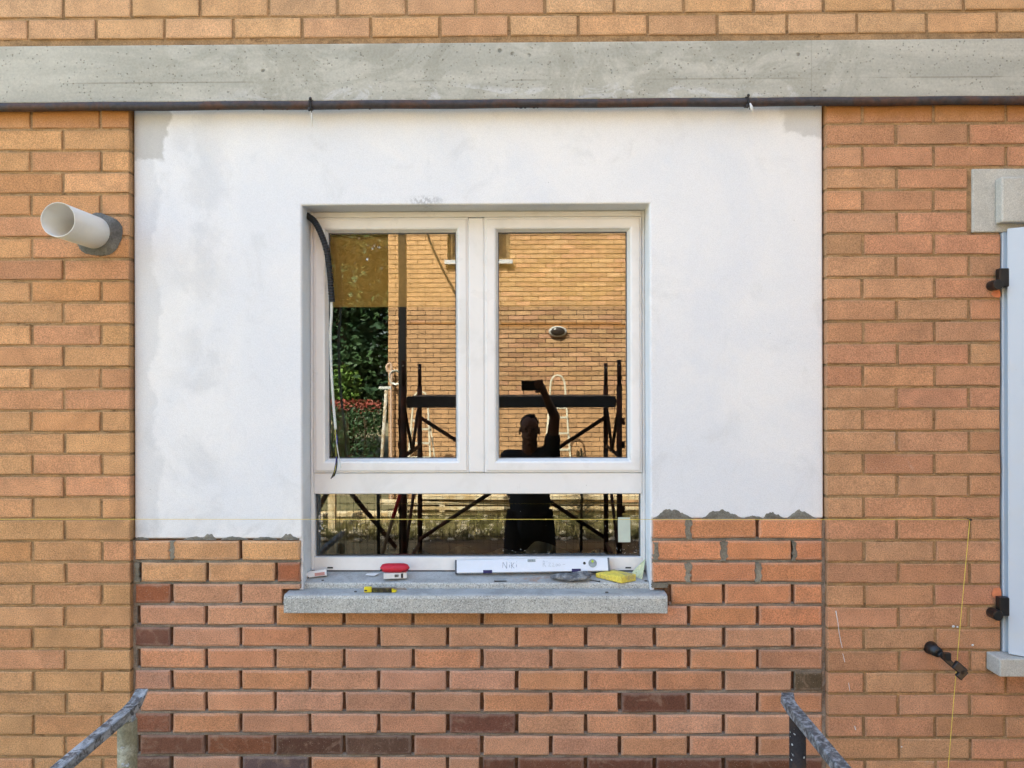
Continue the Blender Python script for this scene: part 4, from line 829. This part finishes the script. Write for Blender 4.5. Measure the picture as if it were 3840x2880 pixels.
def score(c):
    uu = 1954+(c[0]+c[1]-.068)/2*216; vv = 1440-((c[2]+c[3])/2-2.07)*216; s = 0
    if 1869 < uu < 2351 and 871 < vv < 1480: s = 3
    elif 1470 < uu < 1710 and 871 < vv < 1480: s = 2
    elif 1232 < uu < 2351 and 871 < vv < 1719: s = 1
    return s+(1-abs(vv-1200)/2000)*.9
cells.sort(key=score, reverse=True)
for i, c in enumerate(cells):
    if i < 300:
        o = brick(omw, c[0], c[1], c[2], c[3], -YO, jit(q.choice(PAL_O), .08), False, False); o.rotation_euler.z = math.pi
        o.location = ((c[0]+c[1])/2, -YO+rnd.uniform(0, .003), (c[2]+c[3])/2)
    else: rest.box(c[0], c[1], -YO-.03, -YO+q.uniform(-.001, .002), c[2], c[3])
M['obrick'] = simple('facing_brick', lin(194,154,114), .9, .15, .2, 6, .002)
o = rest.build('bricks', M['obrick'], omw); o['kind'] = 'stuff'
owp = MB().box(ow0, ow1, -YO-.16, -YO-.12, owz0, owz1).build('window', M['shaft'], opp)
M['darkpane'] = simple('dark_pane', lin(58,50,44), .12, .5, .2)
for a, b in ((.06, .48), (.52, .94)): MB().box(ow0+(ow1-ow0)*a, ow0+(ow1-ow0)*b, -YO-.1195, -YO-.115, owz0+.06, owz1-.06).build('pane', M['darkpane'], owp)
MB().box(ow0-.05, ow1+.05, -YO-.12, -YO+.09, owz0-.07, owz0-.001).build('window_sill', M['white_paint'], opp)
lp = V(2092, 1243, YO-.05); lm = thing('bulkhead_lamp', 'oval silver bulkhead lamp on the facing brick house', 'lamp', (lp.x, -YO, lp.z))
m = MB(); n = 26; P = []
for rr, yy in ((.155, -YO+.004), (.155, -YO+.05), (.125, -YO+.07)): P += [(lp.x+rr*math.cos(2*math.pi*k/n), yy, lp.z+rr*.6*math.sin(2*math.pi*k/n)) for k in range(n)]
m.add(P, [(r*n+k, r*n+(k+1) % n, (r+1)*n+(k+1) % n, (r+1)*n+k) for r in (0, 1) for k in range(n)]+[tuple(range(n))]); M['alu'] = simple('cast_aluminium', lin(206,206,202), .4, .5, .15, 40); m.build('rim', M['alu'], lm, True)
m = MB(); m.ell((lp.x, -YO+.062, lp.z), .122, .04, .072, 20, 10); m.build('lens', M['darkpane'], lm, True)
# dark strand modelled in place of a slanting shadow on the facing house
tag(MB().tube(cr([V(1590, 840, YO-.03), V(1612, 905, YO-.03), V(1655, 1000, YO-.03), V(1690, 1065, YO-.03), V(1712, 1110, YO-.02)], 6), .018, 8).build('shadow_strand', M['black'], None, True), 'dark strand standing in for a shadow slanting down the facing house from beside its window', 'cable')
# square porch post
u0 = V(1510, 1300, 6.0); tag(MB().box(u0.x-.045, u0.x+.045, -6.045, -5.955, 0, 6.2).build('porch_post', M['black'], None, bev=.004), 'tall dark square post beside the scaffold, reaching above the panes', 'post')
# --- scaffold tower
M['scaf'] = simple('rusty_scaffold', lin(58,44,38), .7, .3, .35, 20, .001, c2=lin(96,56,38), cscale=7); M['deck'] = simple('dark_deck', lin(76,82,88), .5, .4, .3, 8, .002)
YS0, YS1 = 3.97, 5.12; xa, xb = V(1513, 1500, YS0).x, V(2322, 1500, YS0).x; zs = 2.29; zd = 1.955
scf = thing('scaffold_tower', 'rusty scaffold tower with a dark deck and crossed braces behind the photographer', 'scaffold', ((xa+xb)/2, -YS0, 0))
for x in (xa, xb):
    for y in (-YS0, -YS1):
        s = MB().tube([(x, y, .004), (x, y, zs-.24)], .026, 12).build('standard', M['scaf'], scf, True); MB().tube([(x, y, zs-.2405), (x, y, zs)], .020, 12).build('spigot', M['scaf'], s, True)
        MB().tube([(x, y-.021, zs-.05), (x, y+.021, zs-.05)], .007, 10).build('pin', M['alu'], s); MB().box(x-.07, x+.07, y-.07, y+.07, 0, .0038).build('base_plate', M['scaf'], s)
    for z in (.35, 1.4, zd-.05): MB().tube([(x, -YS0, z), (x, -YS1, z)], .02, 10).build('transom', M['scaf'], scf, True)
    for (ya, za, yb, zb_) in ((-YS0, zd-.06, (-YS0-YS1)/2, 1.4), (-YS1, zd-.06, (-YS0-YS1)/2, 1.4), (-YS0, .4, -YS1, 1.38)): MB().tube([(x, ya, za), (x, yb, zb_)], .016, 8).build('knee_brace', M['scaf'], scf, True)
    for z in (1.72, 1.5, .9): MB().box(x-.05 if x < 0 else x+.026, x-.026 if x < 0 else x+.05, -YS0-.02, -YS0+.02, z-.03, z+.03).build('coupler', M['scaf'], scf)
zb0_, zb1_ = V(2000, 1560, YS1).z, V(2000, 1985, YS1).z
for s in (0, 1): MB().tube([(xa if s else xb, -YS1+.03-.05*s, 1.715), (xb if s else xa, -YS1+.03-.05*s, .40)], .021, 10).build('cross_brace', M['scaf'], scf, True)
for i in range(3):
    y1 = -YS0-.03-i*.37; MB().box(xa+.03, xb-.03, y1-.355, y1, zd-.075, zd).build('deck_board', M['deck'], scf, bev=.004)
MB().box(xa+.031, xb-.031, -YS0-.028, -YS0-.004, zd-.105, zd-.012).build('toe_board', M['deck'], scf)
# --- stepladders against the facing house
M['ladder'] = simple('ladder_aluminium', lin(214,206,184), .45, .5, .12, 30)
def ladder(u, v, lab):
    Yl = 9.35; t = V(u, v, Yl); H = t.z; X0 = t.x; L = thing('stepladder', lab, 'ladder', (X0, -Yl, 0), 'stepladders standing by the facing house')
    wt, wb = .115, .235; yb, yt = -Yl+.42, -Yl
    pl_ = lambda s, f: Vector((X0+s*(wb+(wt-wb)*f), yb+(yt-yb)*f, H*f*.93))
    arch = [pl_(-1, .02), pl_(-1, .5), pl_(-1, .98)]+[Vector((X0-wt*math.cos(a), yt, H*.93+(H*.07)*math.sin(a))) for a in [math.pi*k/10 for k in range(1, 10)]]+[pl_(1, .98), pl_(1, .5), pl_(1, .02)]
    MB().tube(arch, .016, 10).build('front_frame', M['ladder'], L, True)
    for s in (-1, 1):
        MB().tube([(X0+s*(wb+.06), yt-.32, .01), (X0+s*(wt+.03), yt-.02, H*.74)], .012, 8).build('rear_leg', M['ladder'], L, True)
    for k in range(6):
        f = .12+k*.125; a, b = pl_(-1, f), pl_(1, f); MB().box(a.x, b.x, a.y-.045, a.y+.035, a.z-.014, a.z+.014).build('step', M['ladder'], L)
    a, b = pl_(-1, .82), pl_(1, .82); MB().box(a.x-.01, b.x+.01, yt-.16, yt+.09, a.z-.015, a.z+.01).build('platform', M['ladder'], L); MB().tube([(X0-wb-.05, yt-.29, .3), (X0+wb+.05, yt-.29, .3)], .009, 8).build('rear_stretcher', M['ladder'], L)
ladder(2092, 1407, 'pale stepladder with an arched top beneath the oval lamp'); ladder(1578, 1470, 'pale stepladder near the corner of the facing house, below the scaffold deck')
# --- pipe with a coil of cable at the corner, leaning pole, small square
M['pinkpipe'] = simple('pink_pipe', lin(206,176,154), .6, .3, .12, 20); M['mottled'] = splat('mottled_pole', lin(206,200,188), lin(170,150,120), lin(110,86,60), 20, .5)
c = V(1466, 1440, YO-.1); tp = V(1462, 1378, YO-.1)
wp = thing('wall_conduit', 'pinkish upright conduit with a looped top and coiled cable at the house corner', 'conduit', (c.x, c.y, 0))
MB().tube(cr([(c.x, c.y, .005), (c.x, c.y, 1.2), (c.x, c.y, c.z+.1), (tp.x-.04, c.y, tp.z-.06), (tp.x-.05, c.y, tp.z+.02), (tp.x, c.y, tp.z+.06), (tp.x+.03, c.y, tp.z), (c.x+.01, c.y, c.z+.02)], 8), .022, 10).build('pipe', M['pinkpipe'], wp, True)
cc = V(1484, 1416, YO-.1); m = MB()
for k in range(5): m.tube([(cc.x+(.085+.006*k)*math.cos(a), cc.y+.012*k-.02, cc.z+(.1+.006*k)*math.sin(a)) for a in [i*math.pi/14 for i in range(29)]], .0075, 6)
m.build('cable_coil', M['cable'], wp, True)
a, b = V(1449, 1462, 9.3), V(1432, 1720, 9.3); a2 = b+(b-a)*(b.z/(a.z-b.z)); a2.z = .03
tag(MB().tube([a2, a+(a2-a)*.5, a], .028, 12).build('leaning_pole', M['mottled'], None, True), 'mottled white pole leaning beside the conduit at the house corner', 'pole')
a = V(1422, 1454, 9.32); b = V(1468, 1457, 9.32)
lb = MB(); lb.box(a.x, b.x, -9.34, -9.29, a.z-.022, a.z+.022); tag(lb.build('metal_bracket', M['alu'], None, bev=.003), 'short aluminium bar resting across the top of the leaning pole', 'bar')
# --- wire fence
M['wire'] = simple('fence_wire', lin(40,40,38), .6, .4); YW = 5.55
fn = thing('wire_fence', 'low dark wire mesh fence between the scaffold and the sunlit yard', 'fence', (0, -YW, 0))
m = MB()
for i in range(84):
    x = -3.2+i*.078; m.box(x-.0016, x+.0016, -YW-.0016, -YW+.0016, .02, 1.02)
for k in range(14):
    z = .04+k*.075; m.tube([(-3.2+i*.078, -YW+.004, z+.006*(i % 2)+.004*math.sin(i*.7+k)) for i in range(84)], .0018, 4)
m.build('mesh', M['wire'], fn)
for x in (-3.2, -1.6, 0.0, 1.6, 3.2): MB().tube([(x, -YW-.03, 0), (x, -YW-.03, 1.08)], .02, 8).build('fence_post', M['wire'], fn, True)
# --- timber
M['timber'] = simple('pale_timber', lin(222,206,172), .85, .15, .14, 6, .002, c2=lin(196,170,126), cscale=3)
pk = random.Random(3); k = 0
LABP = ['lowest long timber plank of the stack before the facing house', 'second long timber plank up in the stack before the facing house', 'third long timber plank up in the stack before the facing house', 'topmost long timber plank of the stack before the facing house', 'lower short timber plank of the small pile near the house corner', 'upper short timber plank of the small pile near the house corner']
PL = [(-2.1, 1.9, 8.9, .06, 0), (-1.9, 2.2, 8.82, .145, .02), (-2.2, 1.6, 8.86, .23, -.015), (-1.6, 2.4, 8.78, .315, .02), (-3.3, -1.9, 8.2, .06, .06), (-3.2, -1.7, 8.25, .145, -.05)]
for x0, x1, Yp, z, an in PL:
    m = MB(); m.obox(((x0+x1)/2, -Yp, z), Vector((math.cos(an), math.sin(an), 0))*((x1-x0)/2), Vector((-math.sin(an), math.cos(an), 0))*.11, (0, 0, .026))
    o = m.build('timber_plank', M['timber'], None, bev=.003); far = Yp > 8.5
    tag(o, LABP[k], 'plank', 'long stacked planks' if far else 'short stacked planks'); k += 1
    for xx in (x0+.25, x1-.25): pass
for i, (x, Yp, z0) in enumerate([(x, 8.84, z) for z in (.0335, .1035, .1885, .2725) for x in (-1.2, 1.2)]+[(x, 8.22, z) for z in (.0335, .1035) for x in (-2.9, -2.2)]):
    hh = .0165 if z0 > .05 else .0335
    if z0 < .05: zc_, h_ = .0168, .0167
    else: zc_, h_ = z0, .0155
    tag(MB().obox((x, -Yp, zc_), (.04, 0, 0), (0, .1, 0), (0, 0, h_)).build('spacer_block', M['timber']), 'small timber spacer between the stacked planks', 'block', 'spacers in the plank stacks')
for x, zt in ((-3.05, 1.02), (-2.62, .98)):
    tag(MB().box(x-.05, x+.05, -7.65, -7.55, 0, zt).build('fence_stake', M['timber'], None, bev=.004), 'taller pale timber stake standing at the edge of the grass' if zt > 1 else 'shorter pale timber stake standing at the edge of the grass', 'stake', 'stakes at the edge of the grass')
# --- boards and props leaning about the fence
for i, (xa_, xb_, Yb, h, lab) in enumerate(((-2.75, -1.95, 5.9, 1.25, 'dark board leaning slantwise on the wire fence left of the shovel'), (-1.55, -2.25, 6.1, 1.15, 'dark prop crossing behind the board at the wire fence'), (1.75, 1.95, 6.0, 1.3, 'dark prop leaning on the wire fence beyond the young conifer'))):
    tag(MB().tube([(xa_, -Yb-.35, .03), (xb_, -Yb+.30, h)], .03, 8).build('leaning_prop', M['scaf'], None, True), lab, 'prop')
q = random.Random(77); m = MB(); M['rubble'] = simple('rubble', lin(196,184,162), .95, .1, .3, 8)
for k in range(420):
    x, y = q.uniform(-3.4, 3.2), q.uniform(-8.7, -6.9); r = q.uniform(.015, .06); m.ell((x, y, r*.5), r*q.uniform(.8, 1.6), r, r*.6, 5, 4)
tag(m.build('rubble', M['rubble']), 'pale rubble scattered through the grass strip', 'rubble', kind='stuff')
# --- shovel leaning on the scaffold
a, b = V(1498, 1860, 3.9), V(1430, 2085, 3.6); dd = (b-a).normalized(); bot = a+(b-a)*((a.z-.02)/(a.z-b.z))
sv = thing('shovel', 'long shovel with a red handle end leaning against the scaffold', 'shovel', bot)
top = a-(b-a)*.35
M['redpaint'] = simple('red_paint', lin(196,44,48), .5, .3, .1); 
jn = a+(b-a)*.38
MB().tube([top, jn], .017, 10).build('red_grip', M['redpaint'], sv, True); MB().tube([jn, bot+(top-bot)*.12], .016, 10).build('shaft', M['shaft'], sv, True)
dn = (bot-top).normalized(); sxx = Vector((1, 0, 0)); sxx = (sxx-dn*sxx.dot(dn)).normalized(); m = MB(); Bc = bot+(top-bot)*.1
m.add([Bc-sxx*.09, Bc+sxx*.09, Bc+sxx*.1+(bot-Bc)*.6, bot*1.0, Bc-sxx*.1+(bot-Bc)*.6], [(0,1,2,3,4)]); o = m.build('blade', M['steel'], sv); s_ = o.modifiers.new('solid', 'SOLIDIFY'); s_.thickness = .004
# --- grass strip, shrubs and trees
M['grass'] = simple('grass', lin(112,108,64), .8, .2, .4, 5, c2=lin(150,136,92), cscale=2.2)
q = random.Random(12); m = MB()
for k in range(14000):
    x, y = q.uniform(-5, 5), q.uniform(-8.6, -7.0); h = q.uniform(.05, .2)*(1.6 if q.random() < .1 else 1); a = q.uniform(0, 6.3); wdt = .006; lx_, ly_ = q.gauss(0, .05), q.gauss(0, .05)
    m.add([(x-wdt*math.cos(a), y-wdt*math.sin(a), 0), (x+wdt*math.cos(a), y+wdt*math.sin(a), 0), (x+lx_, y+ly_, h)], [(0,1,2)])
tag(m.build('grass', M['grass']), 'rough yellowing grass strip in the sunlit yard', 'grass', kind='stuff')
def leafmat(name, c1, c2, k=.3):
    m = N(name, .55, .35); v = m.vec('Object'); m.col(m.mul(m.mix(m.ramp(m.noise(v, 1.3, 4, .6), .4, .6), c1, c2), m.ramp(m.noise(v, 9, 3, .7), .25, .75, 1-k, 1+k))); m.b.inputs['Transmission Weight'].default_value = 0
    m.b.inputs['Subsurface Weight'].default_value = 0; return m.mat
M['leaf'] = leafmat('dark_leaf', lin(62,88,52), lin(44,70,46)); M['leaf2'] = leafmat('mid_leaf', lin(96,118,56), lin(66,94,50)); M['leafr'] = leafmat('red_leaf', lin(156,74,64), lin(132,74,58)); M['leafb'] = leafmat('bright_leaf', lin(112,142,60), lin(92,122,54)); M['bark'] = simple('bark', lin(84,70,56), .95, .05, .3, 12, .01)
def foliage(m, c, rx, ry, rz, n, size, q, shell=.45, mi=0):
    for k in range(n):
        d = Vector((q.gauss(0,1), q.gauss(0,1), q.gauss(0,1))).normalized(); rr = shell+(1-shell)*q.random()**.5; p = Vector(c)+Vector((d.x*rx, d.y*ry, d.z*rz))*rr
        a = Vector((q.gauss(0,1), q.gauss(0,1), q.gauss(0,.6))).normalized(); b = a.cross(Vector((q.gauss(0,1), q.gauss(0,1), q.gauss(0,1)))).normalized(); s = size*q.uniform(.6, 1.4)
        m.add([p-a*s, p+b*s*.42+a*.1*s, p+a*s, p-b*s*.42+a*.1*s], [(0,1,2,3)], mi)
def tree(x, y, h, cr_, n, lab, mat, seed, size=.09):
    q = random.Random(seed); t = thing('tree', lab, 'tree', (x, y, 0), 'trees beyond the corner of the facing house'); tk = MB(); top = Vector((x+q.uniform(-.3, .3), y, h*.8))
    tk.tube([(x, y, 0), (x+.05, y, h*.3), tuple(top)], [.2, .15, .05], 10); cl = MB()
    for k in range(30):
        z = h*(.16+.8*(k/30)); ang = k*2.4; rr = cr_*(.35+.65*math.sin(math.pi*min(.95, .15+.8*k/30)))*q.uniform(.5, 1); c = Vector((x+rr*math.cos(ang)*.7, y+rr*math.sin(ang)*.7, z)); s = cr_*q.uniform(.3, .52)
        tk.tube([(x, y, z*.8), tuple(c)], [.05, .015], 6); foliage(cl, c, s, s, s*.8, n//30, size, q)
    tk.build('trunk', M['bark'], t, True); cl.build('crown', mat, t)
tree(-4.3, -15.4, 9.6, 2.1, 21000, 'tall dark broadleaf tree right behind the corner of the facing house', M['leaf'], 31)
tree(-6.6, -16.5, 11.5, 2.9, 18000, 'taller dark tree standing farther back beyond the hedge', M['leaf'], 32, .11); tree(-5.2, -20, 13, 3.6, 18000, 'tallest tree in the row, at the back of the yard', M['leaf2'], 33, .13)
tree(7.4, -5.2, 9.5, 2.4, 7000, 'dense unseen tree added for shade beyond the right end of the scaffold, outside the facing house', M['leaf'], 34, .11); tree(8.4, -9.5, 10.5, 2.6, 6000, 'dense unseen tree added for shade beside the far end of the facing house', M['leaf'], 35, .12)  # two unseen trees added to shade the right-hand side
def shrub(name, c, r, n, mat, size, lab, seed, cat='shrub'):
    q = random.Random(seed); t = thing(name, lab, cat, (c[0], c[1], 0)); s = MB(); l = MB()
    for k in range(7): s.tube([(c[0], c[1], 0), (c[0]+q.uniform(-.6, .6)*r[0], c[1]+q.uniform(-.6, .6)*r[1], c[2]+q.uniform(-.1, .6)*r[2])], [.02, .006], 6)
    s.build('stem', M['bark'], t, True); foliage(l, c, r[0], r[1], r[2], n, size, q, .3); l.build('leaves', mat, t); return t
hx0 = V(1250, 1510, 13).x; hx1 = V(1428, 1510, 12.3).x; hz = V(1330, 1500, 12.6).z
hg = thing('hedge', 'clipped hedge with red young leaves along its top, under the trees', 'hedge', ((hx0+hx1)/2, -12.6, 0)); q = random.Random(5); l = MB(); s = MB()
for k in range(9):
    x = hx0+(hx1-hx0)*(k+.5)/9; s.tube([(x, -12.6, 0), (x+q.uniform(-.1, .1), -12.6, hz*.8)], [.03, .01], 6)
for k in range(5200):
    x = q.uniform(hx0-1.2, hx1-.1); y = -12.6+q.uniform(-.5, .5); z = q.uniform(.1, hz)
    a = Vector((q.gauss(0,1), q.gauss(0,1), q.gauss(0,.7))).normalized(); b = a.cross(Vector((q.gauss(0,1), q.gauss(0,1), q.gauss(0,1)))).normalized(); sz = .05*q.uniform(.6, 1.3); p = Vector((x, y, z))
    l.add([p-a*sz, p+b*sz*.4, p+a*sz, p-b*sz*.4], [(0,1,2,3)], 1 if z > hz-.2*q.random()-.08 else 0)
s.build('stem', M['bark'], hg, True); l.build('leaves', [M['leaf'], M['leafr']], hg)
p = V(1290, 1452, 14); shrub('lime_shrub', (p.x, p.y, p.z), (.4, .4, .5), 900, M['leafb'], .06, 'small lime green bush showing above the red-topped hedge', 4)
p = V(2178, 1930, 6.0); sp_ = thing('young_conifer', 'small spiky young conifer behind the wire fence', 'sapling', (p.x, -6.0, 0)); m = MB(); m.tube([(p.x, -6, 0), (p.x+.02, -6, 1.15)], [.02, .006], 8); m.build('trunk', M['bark'], sp_, True); m = MB(); q = random.Random(6)
for k in range(900):
    z = q.uniform(.25, 1.2); rr = (1.3-z)*.28+.05; a = q.uniform(0, 6.3); b = Vector((p.x, -6, z)); e = b+Vector((math.cos(a)*rr, math.sin(a)*rr, q.uniform(-.05, .12)))*q.uniform(.4, 1); w_ = Vector((-math.sin(a), math.cos(a), 0))*.006; m.add([b-w_*.5, e-w_, e+(e-b)*.25, e+w_], [(0,1,2,3)])
m.build('needles', M['leaf'], sp_)
# dark tarpaulin on the ground, widened to deepen the shade there
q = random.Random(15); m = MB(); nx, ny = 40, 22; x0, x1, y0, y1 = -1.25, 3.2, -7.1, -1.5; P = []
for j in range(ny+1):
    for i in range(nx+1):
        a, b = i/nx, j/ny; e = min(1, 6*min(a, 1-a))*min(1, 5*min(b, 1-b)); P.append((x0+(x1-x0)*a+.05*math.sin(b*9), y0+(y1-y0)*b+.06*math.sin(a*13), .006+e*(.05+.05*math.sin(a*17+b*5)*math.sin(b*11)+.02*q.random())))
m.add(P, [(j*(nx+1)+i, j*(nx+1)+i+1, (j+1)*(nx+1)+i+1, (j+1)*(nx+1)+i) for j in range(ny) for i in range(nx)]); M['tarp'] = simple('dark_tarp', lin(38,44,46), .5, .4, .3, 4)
tag(m.build('tarpaulin', M['tarp'], None, True), 'dark crumpled tarpaulin widened to darken the shaded ground round the scaffold feet', 'tarpaulin')
# ================================================================ the photographer
M['skin'] = simple('skin', lin(118,82,64), .55, .35, .08, 40); M['shirt'] = simple('dark_shirt', lin(56,58,62), .9, .1, .15, 30, .001); M['shorts'] = simple('dark_shorts', lin(40,40,42), .9, .1, .15, 30, .001); M['hair'] = simple('black_hair', lin(26,22,20), .7, .2, .3, 200, .002); M['boot'] = simple('boots', lin(58,46,36), .7, .2, .2)
HB = Vector((.105, -3.30, 1.675))                                 # head centre
pers = thing('person', 'person in a dark shirt and dark shorts holding a phone up high with one arm', 'person', (HB.x, -3.34, 0))
def cap(m, a, b, r0, r1, n=7, seg=12):
    a, b = Vector(a), Vector(b); d = (b-a).normalized(); pts = []; rs = []
    for k in range(4): t = math.pi/2*(1-k/3); pts.append(a-d*r0*math.sin(t)); rs.append(max(r0*math.cos(t), .001))
    for k in range(1, n): pts.append(a+(b-a)*k/n); rs.append(r0+(r1-r0)*k/n)
    for k in range(4): t = math.pi/2*k/3; pts.append(b+d*r1*math.sin(t)); rs.append(max(r1*math.cos(t), .001))
    m.tube(pts, rs, seg)
hx_, hy_, hz_ = HB; SR = Vector((.285, -3.30, 1.475)); SLf = Vector((-.075, -3.32, 1.44)); EL = Vector((.315, -3.20, 1.80)); WR = Vector((.222, -2.985, 1.995))
PH = Vector((.114, -2.926, 2.056))
bd = MB()
bd.ell((hx_, hy_, hz_+.035), .077, .096, .092, 20, 14); bd.ell((hx_, hy_+.015, hz_-.04), .068, .076, .080, 18, 12); cap(bd, (hx_, hy_-.01, hz_-.08), (hx_+.005, hy_-.03, 1.46), .062, .072)
bd.ell((hx_, hy_+.098, hz_-.018), .014, .018, .018, 10, 8); bd.tube([(hx_, hy_+.088, hz_+.02), (hx_, hy_+.1, hz_-.015)], [.008, .013], 8)
bd.ell((hx_, hy_+.083, hz_-.063), .026, .012, .009, 10, 8); bd.ell((hx_, hy_+.07, hz_-.105), .024, .02, .016, 10, 8)
for s in (-1, 1): bd.ell((hx_+s*.082, hy_-.008, hz_-.008), .010, .02, .032, 10, 8); bd.ell((hx_+s*.03, hy_+.083, hz_+.03), .022, .012, .009, 8, 6)
bd.ell((.105, -3.33, 1.30), .175, .11, .20, 20, 14); bd.ell((.105, -3.33, 1.08), .155, .10, .20, 20, 14); bd.ell((.105, -3.335, .93), .17, .115, .13, 20, 12)
cap(bd, (.105, -3.33, 1.44), SR, .07, .066); cap(bd, (.105, -3.33, 1.44), SLf, .07, .062)
cap(bd, SR, EL, .056, .044); cap(bd, EL, WR, .044, .029)
EL2, WR2 = Vector((-.105, -3.44, 1.18)), Vector((.04, -3.50, 1.03)); cap(bd, SLf, EL2, .054, .042); cap(bd, EL2, WR2, .042, .028)
# raised hand round the end of the phone
pm_ = Vector((.196, -2.958, 2.045)); cap(bd, WR, pm_, .029, .034); bd.obox(pm_+Vector((-.012, -.003, .008)), Vector((.032, .004, .01)), Vector((0, .012, 0)), Vector((-.008, 0, .036)))
for i, (z, L) in enumerate(((2.092, .070), (2.074, .078), (2.056, .074), (2.038, .060))):      # fingers over the front edge of the phone
    k0_ = Vector((.205, -2.945, z+.004)); k1_ = Vector((.203, -2.915, z+.006)); k2_ = Vector((.203-L*.45, -2.908, z+.004)); k3_ = Vector((.203-L*.8, -2.911, z+.001))
    bd.tube([k0_+Vector((-.012, -.012, 0)), k0_, k1_, k2_, k3_, k3_-Vector((.006, 0, 0))], [.0095, .0098, .0092, .0085, .0075, .003], 9)
bd.tube([pm_+Vector((.004, -.012, -.02)), (.185, -2.948, 2.012), (.165, -2.946, 2.006), (.148, -2.943, 2.010), (.143, -2.943, 2.012)], [.013, .0115, .0105, .009, .004], 9)
# hanging hand
hp = WR2+Vector((.004, .02, -.06)); cap(bd, WR2, hp, .028, .034)
for i in range(4):
    b0 = hp+Vector((.004, -.030+i*.02, -.03)); L = (.066, .076, .072, .056)[3-i]; bd.tube([b0+Vector((0, 0, .02)), b0, b0+Vector((.012, .004, -L*.5)), b0+Vector((.030, .006, -L*.9)), b0+Vector((.034, .006, -L*.97))], [.010, .0098, .009, .008, .003], 9)
bd.tube([hp+Vector((.0, .03, .02)), hp+Vector((.008, .05, -.01)), hp+Vector((.018, .056, -.04)), hp+Vector((.02, .056, -.046))], [.013, .011, .009, .004], 9)
for s in (-1, 1):
    hip = Vector((.105+s*.095, -3.335, .90)); kn_ = Vector((.105+s*.115, -3.30, .49)); an_ = Vector((.105+s*.125, -3.35, .09)); cap(bd, hip, kn_, .092, .058); cap(bd, kn_, an_, .056, .038); cap(bd, an_-Vector((0, .02, .035)), an_+Vector((s*.02, .16, -.045)), .045, .038)
def remesh(o, vsz, sm=4):
    r_ = o.modifiers.new('remesh', 'REMESH'); r_.mode = 'VOXEL'; r_.voxel_size = vsz; r_.use_smooth_shade = True
    if sm: k_ = o.modifiers.new('smooth', 'SMOOTH'); k_.iterations = sm; k_.factor = .5
    return o
remesh(bd.build('body', M['skin'], pers, True), .0052, 3)
sh_ = MB(); sh_.ell((.105, -3.33, 1.30), .19, .125, .21, 20, 14); sh_.ell((.105, -3.33, 1.08), .178, .12, .22, 20, 14); cap(sh_, (.105, -3.33, .86), (.105, -3.33, 1.2), .16, .15); cap(sh_, (.105, -3.335, 1.425), SR, .088, .082); cap(sh_, (.105, -3.335, 1.425), SLf, .086, .076)
cap(sh_, SR, SR+(EL-SR)*.42, .074, .068); cap(sh_, SLf, SLf+(EL2-SLf)*.6, .070, .064)
remesh(sh_.build('shirt', M['shirt'], pers, True), .011, 5)
st_ = MB()
for s in (-1, 1): st_.tube([(.105+s*.085, -3.335, 1.0), (.105+s*.098, -3.33, .84), (.105+s*.12, -3.31, .60), (.105+s*.124, -3.305, .52)], [.11, .118, .106, .104], 18)
st_.ell((.105, -3.335, .93), .185, .128, .13, 20, 12); remesh(st_.build('shorts', M['shorts'], pers, True), .011, 4)
hr = MB(); hr.ell((hx_, hy_-.026, hz_+.058), .0795, .092, .082, 22, 14); hr.ell((hx_, hy_-.045, hz_+.03), .075, .07, .07, 18, 10); q = random.Random(9)
for k in range(26): b_ = Vector((hx_+q.uniform(.0, .05), hy_+q.uniform(-.01, .05), hz_+.115)); hr.tube([b_, b_+Vector((q.uniform(.0, .02), .012, q.uniform(.012, .03)))], [.008, .003], 5)
remesh(hr.build('hair', M['hair'], pers, True), .006, 1)
for s in (-1, 1):
    an_ = Vector((.105+s*.125, -3.35, .06)); bt = MB(); cap(bt, an_+Vector((0, -.01, .08)), an_+Vector((0, -.01, 0)), .052, .054); cap(bt, an_+Vector((0, -.03, -.01)), an_+Vector((s*.02, .17, -.012)), .05, .046); bt.box(an_.x-.05+s*.01, an_.x+.05+s*.01, an_.y-.08, an_.y+.2, .001, .022)
    remesh(bt.build('boot', M['boot'], pers, True), .009, 2)
    e = MB(); e.ell((hx_+s*.031, hy_+.083, hz_+.017), .011, .008, .007, 10, 8); e.build('eye', M['shirt'], pers, True)
ph = thing('phone', "black phone held sideways in the photographer's raised hand", 'phone', PH)
MB().obox(PH, (.0775, 0, 0), (0, .004, 0), (0, 0, .0365)).build('case', M['black'], ph, bev=.006, seg=3)
M['lens'] = simple('lens_glass', lin(12,12,16), .08, .6)
for dx in (0, .018): MB().tube([PH+Vector((-.066+dx, .0041, .024)), PH+Vector((-.066+dx, .0052, .024))], .0065, 14).build('lens', M['lens'], ph)
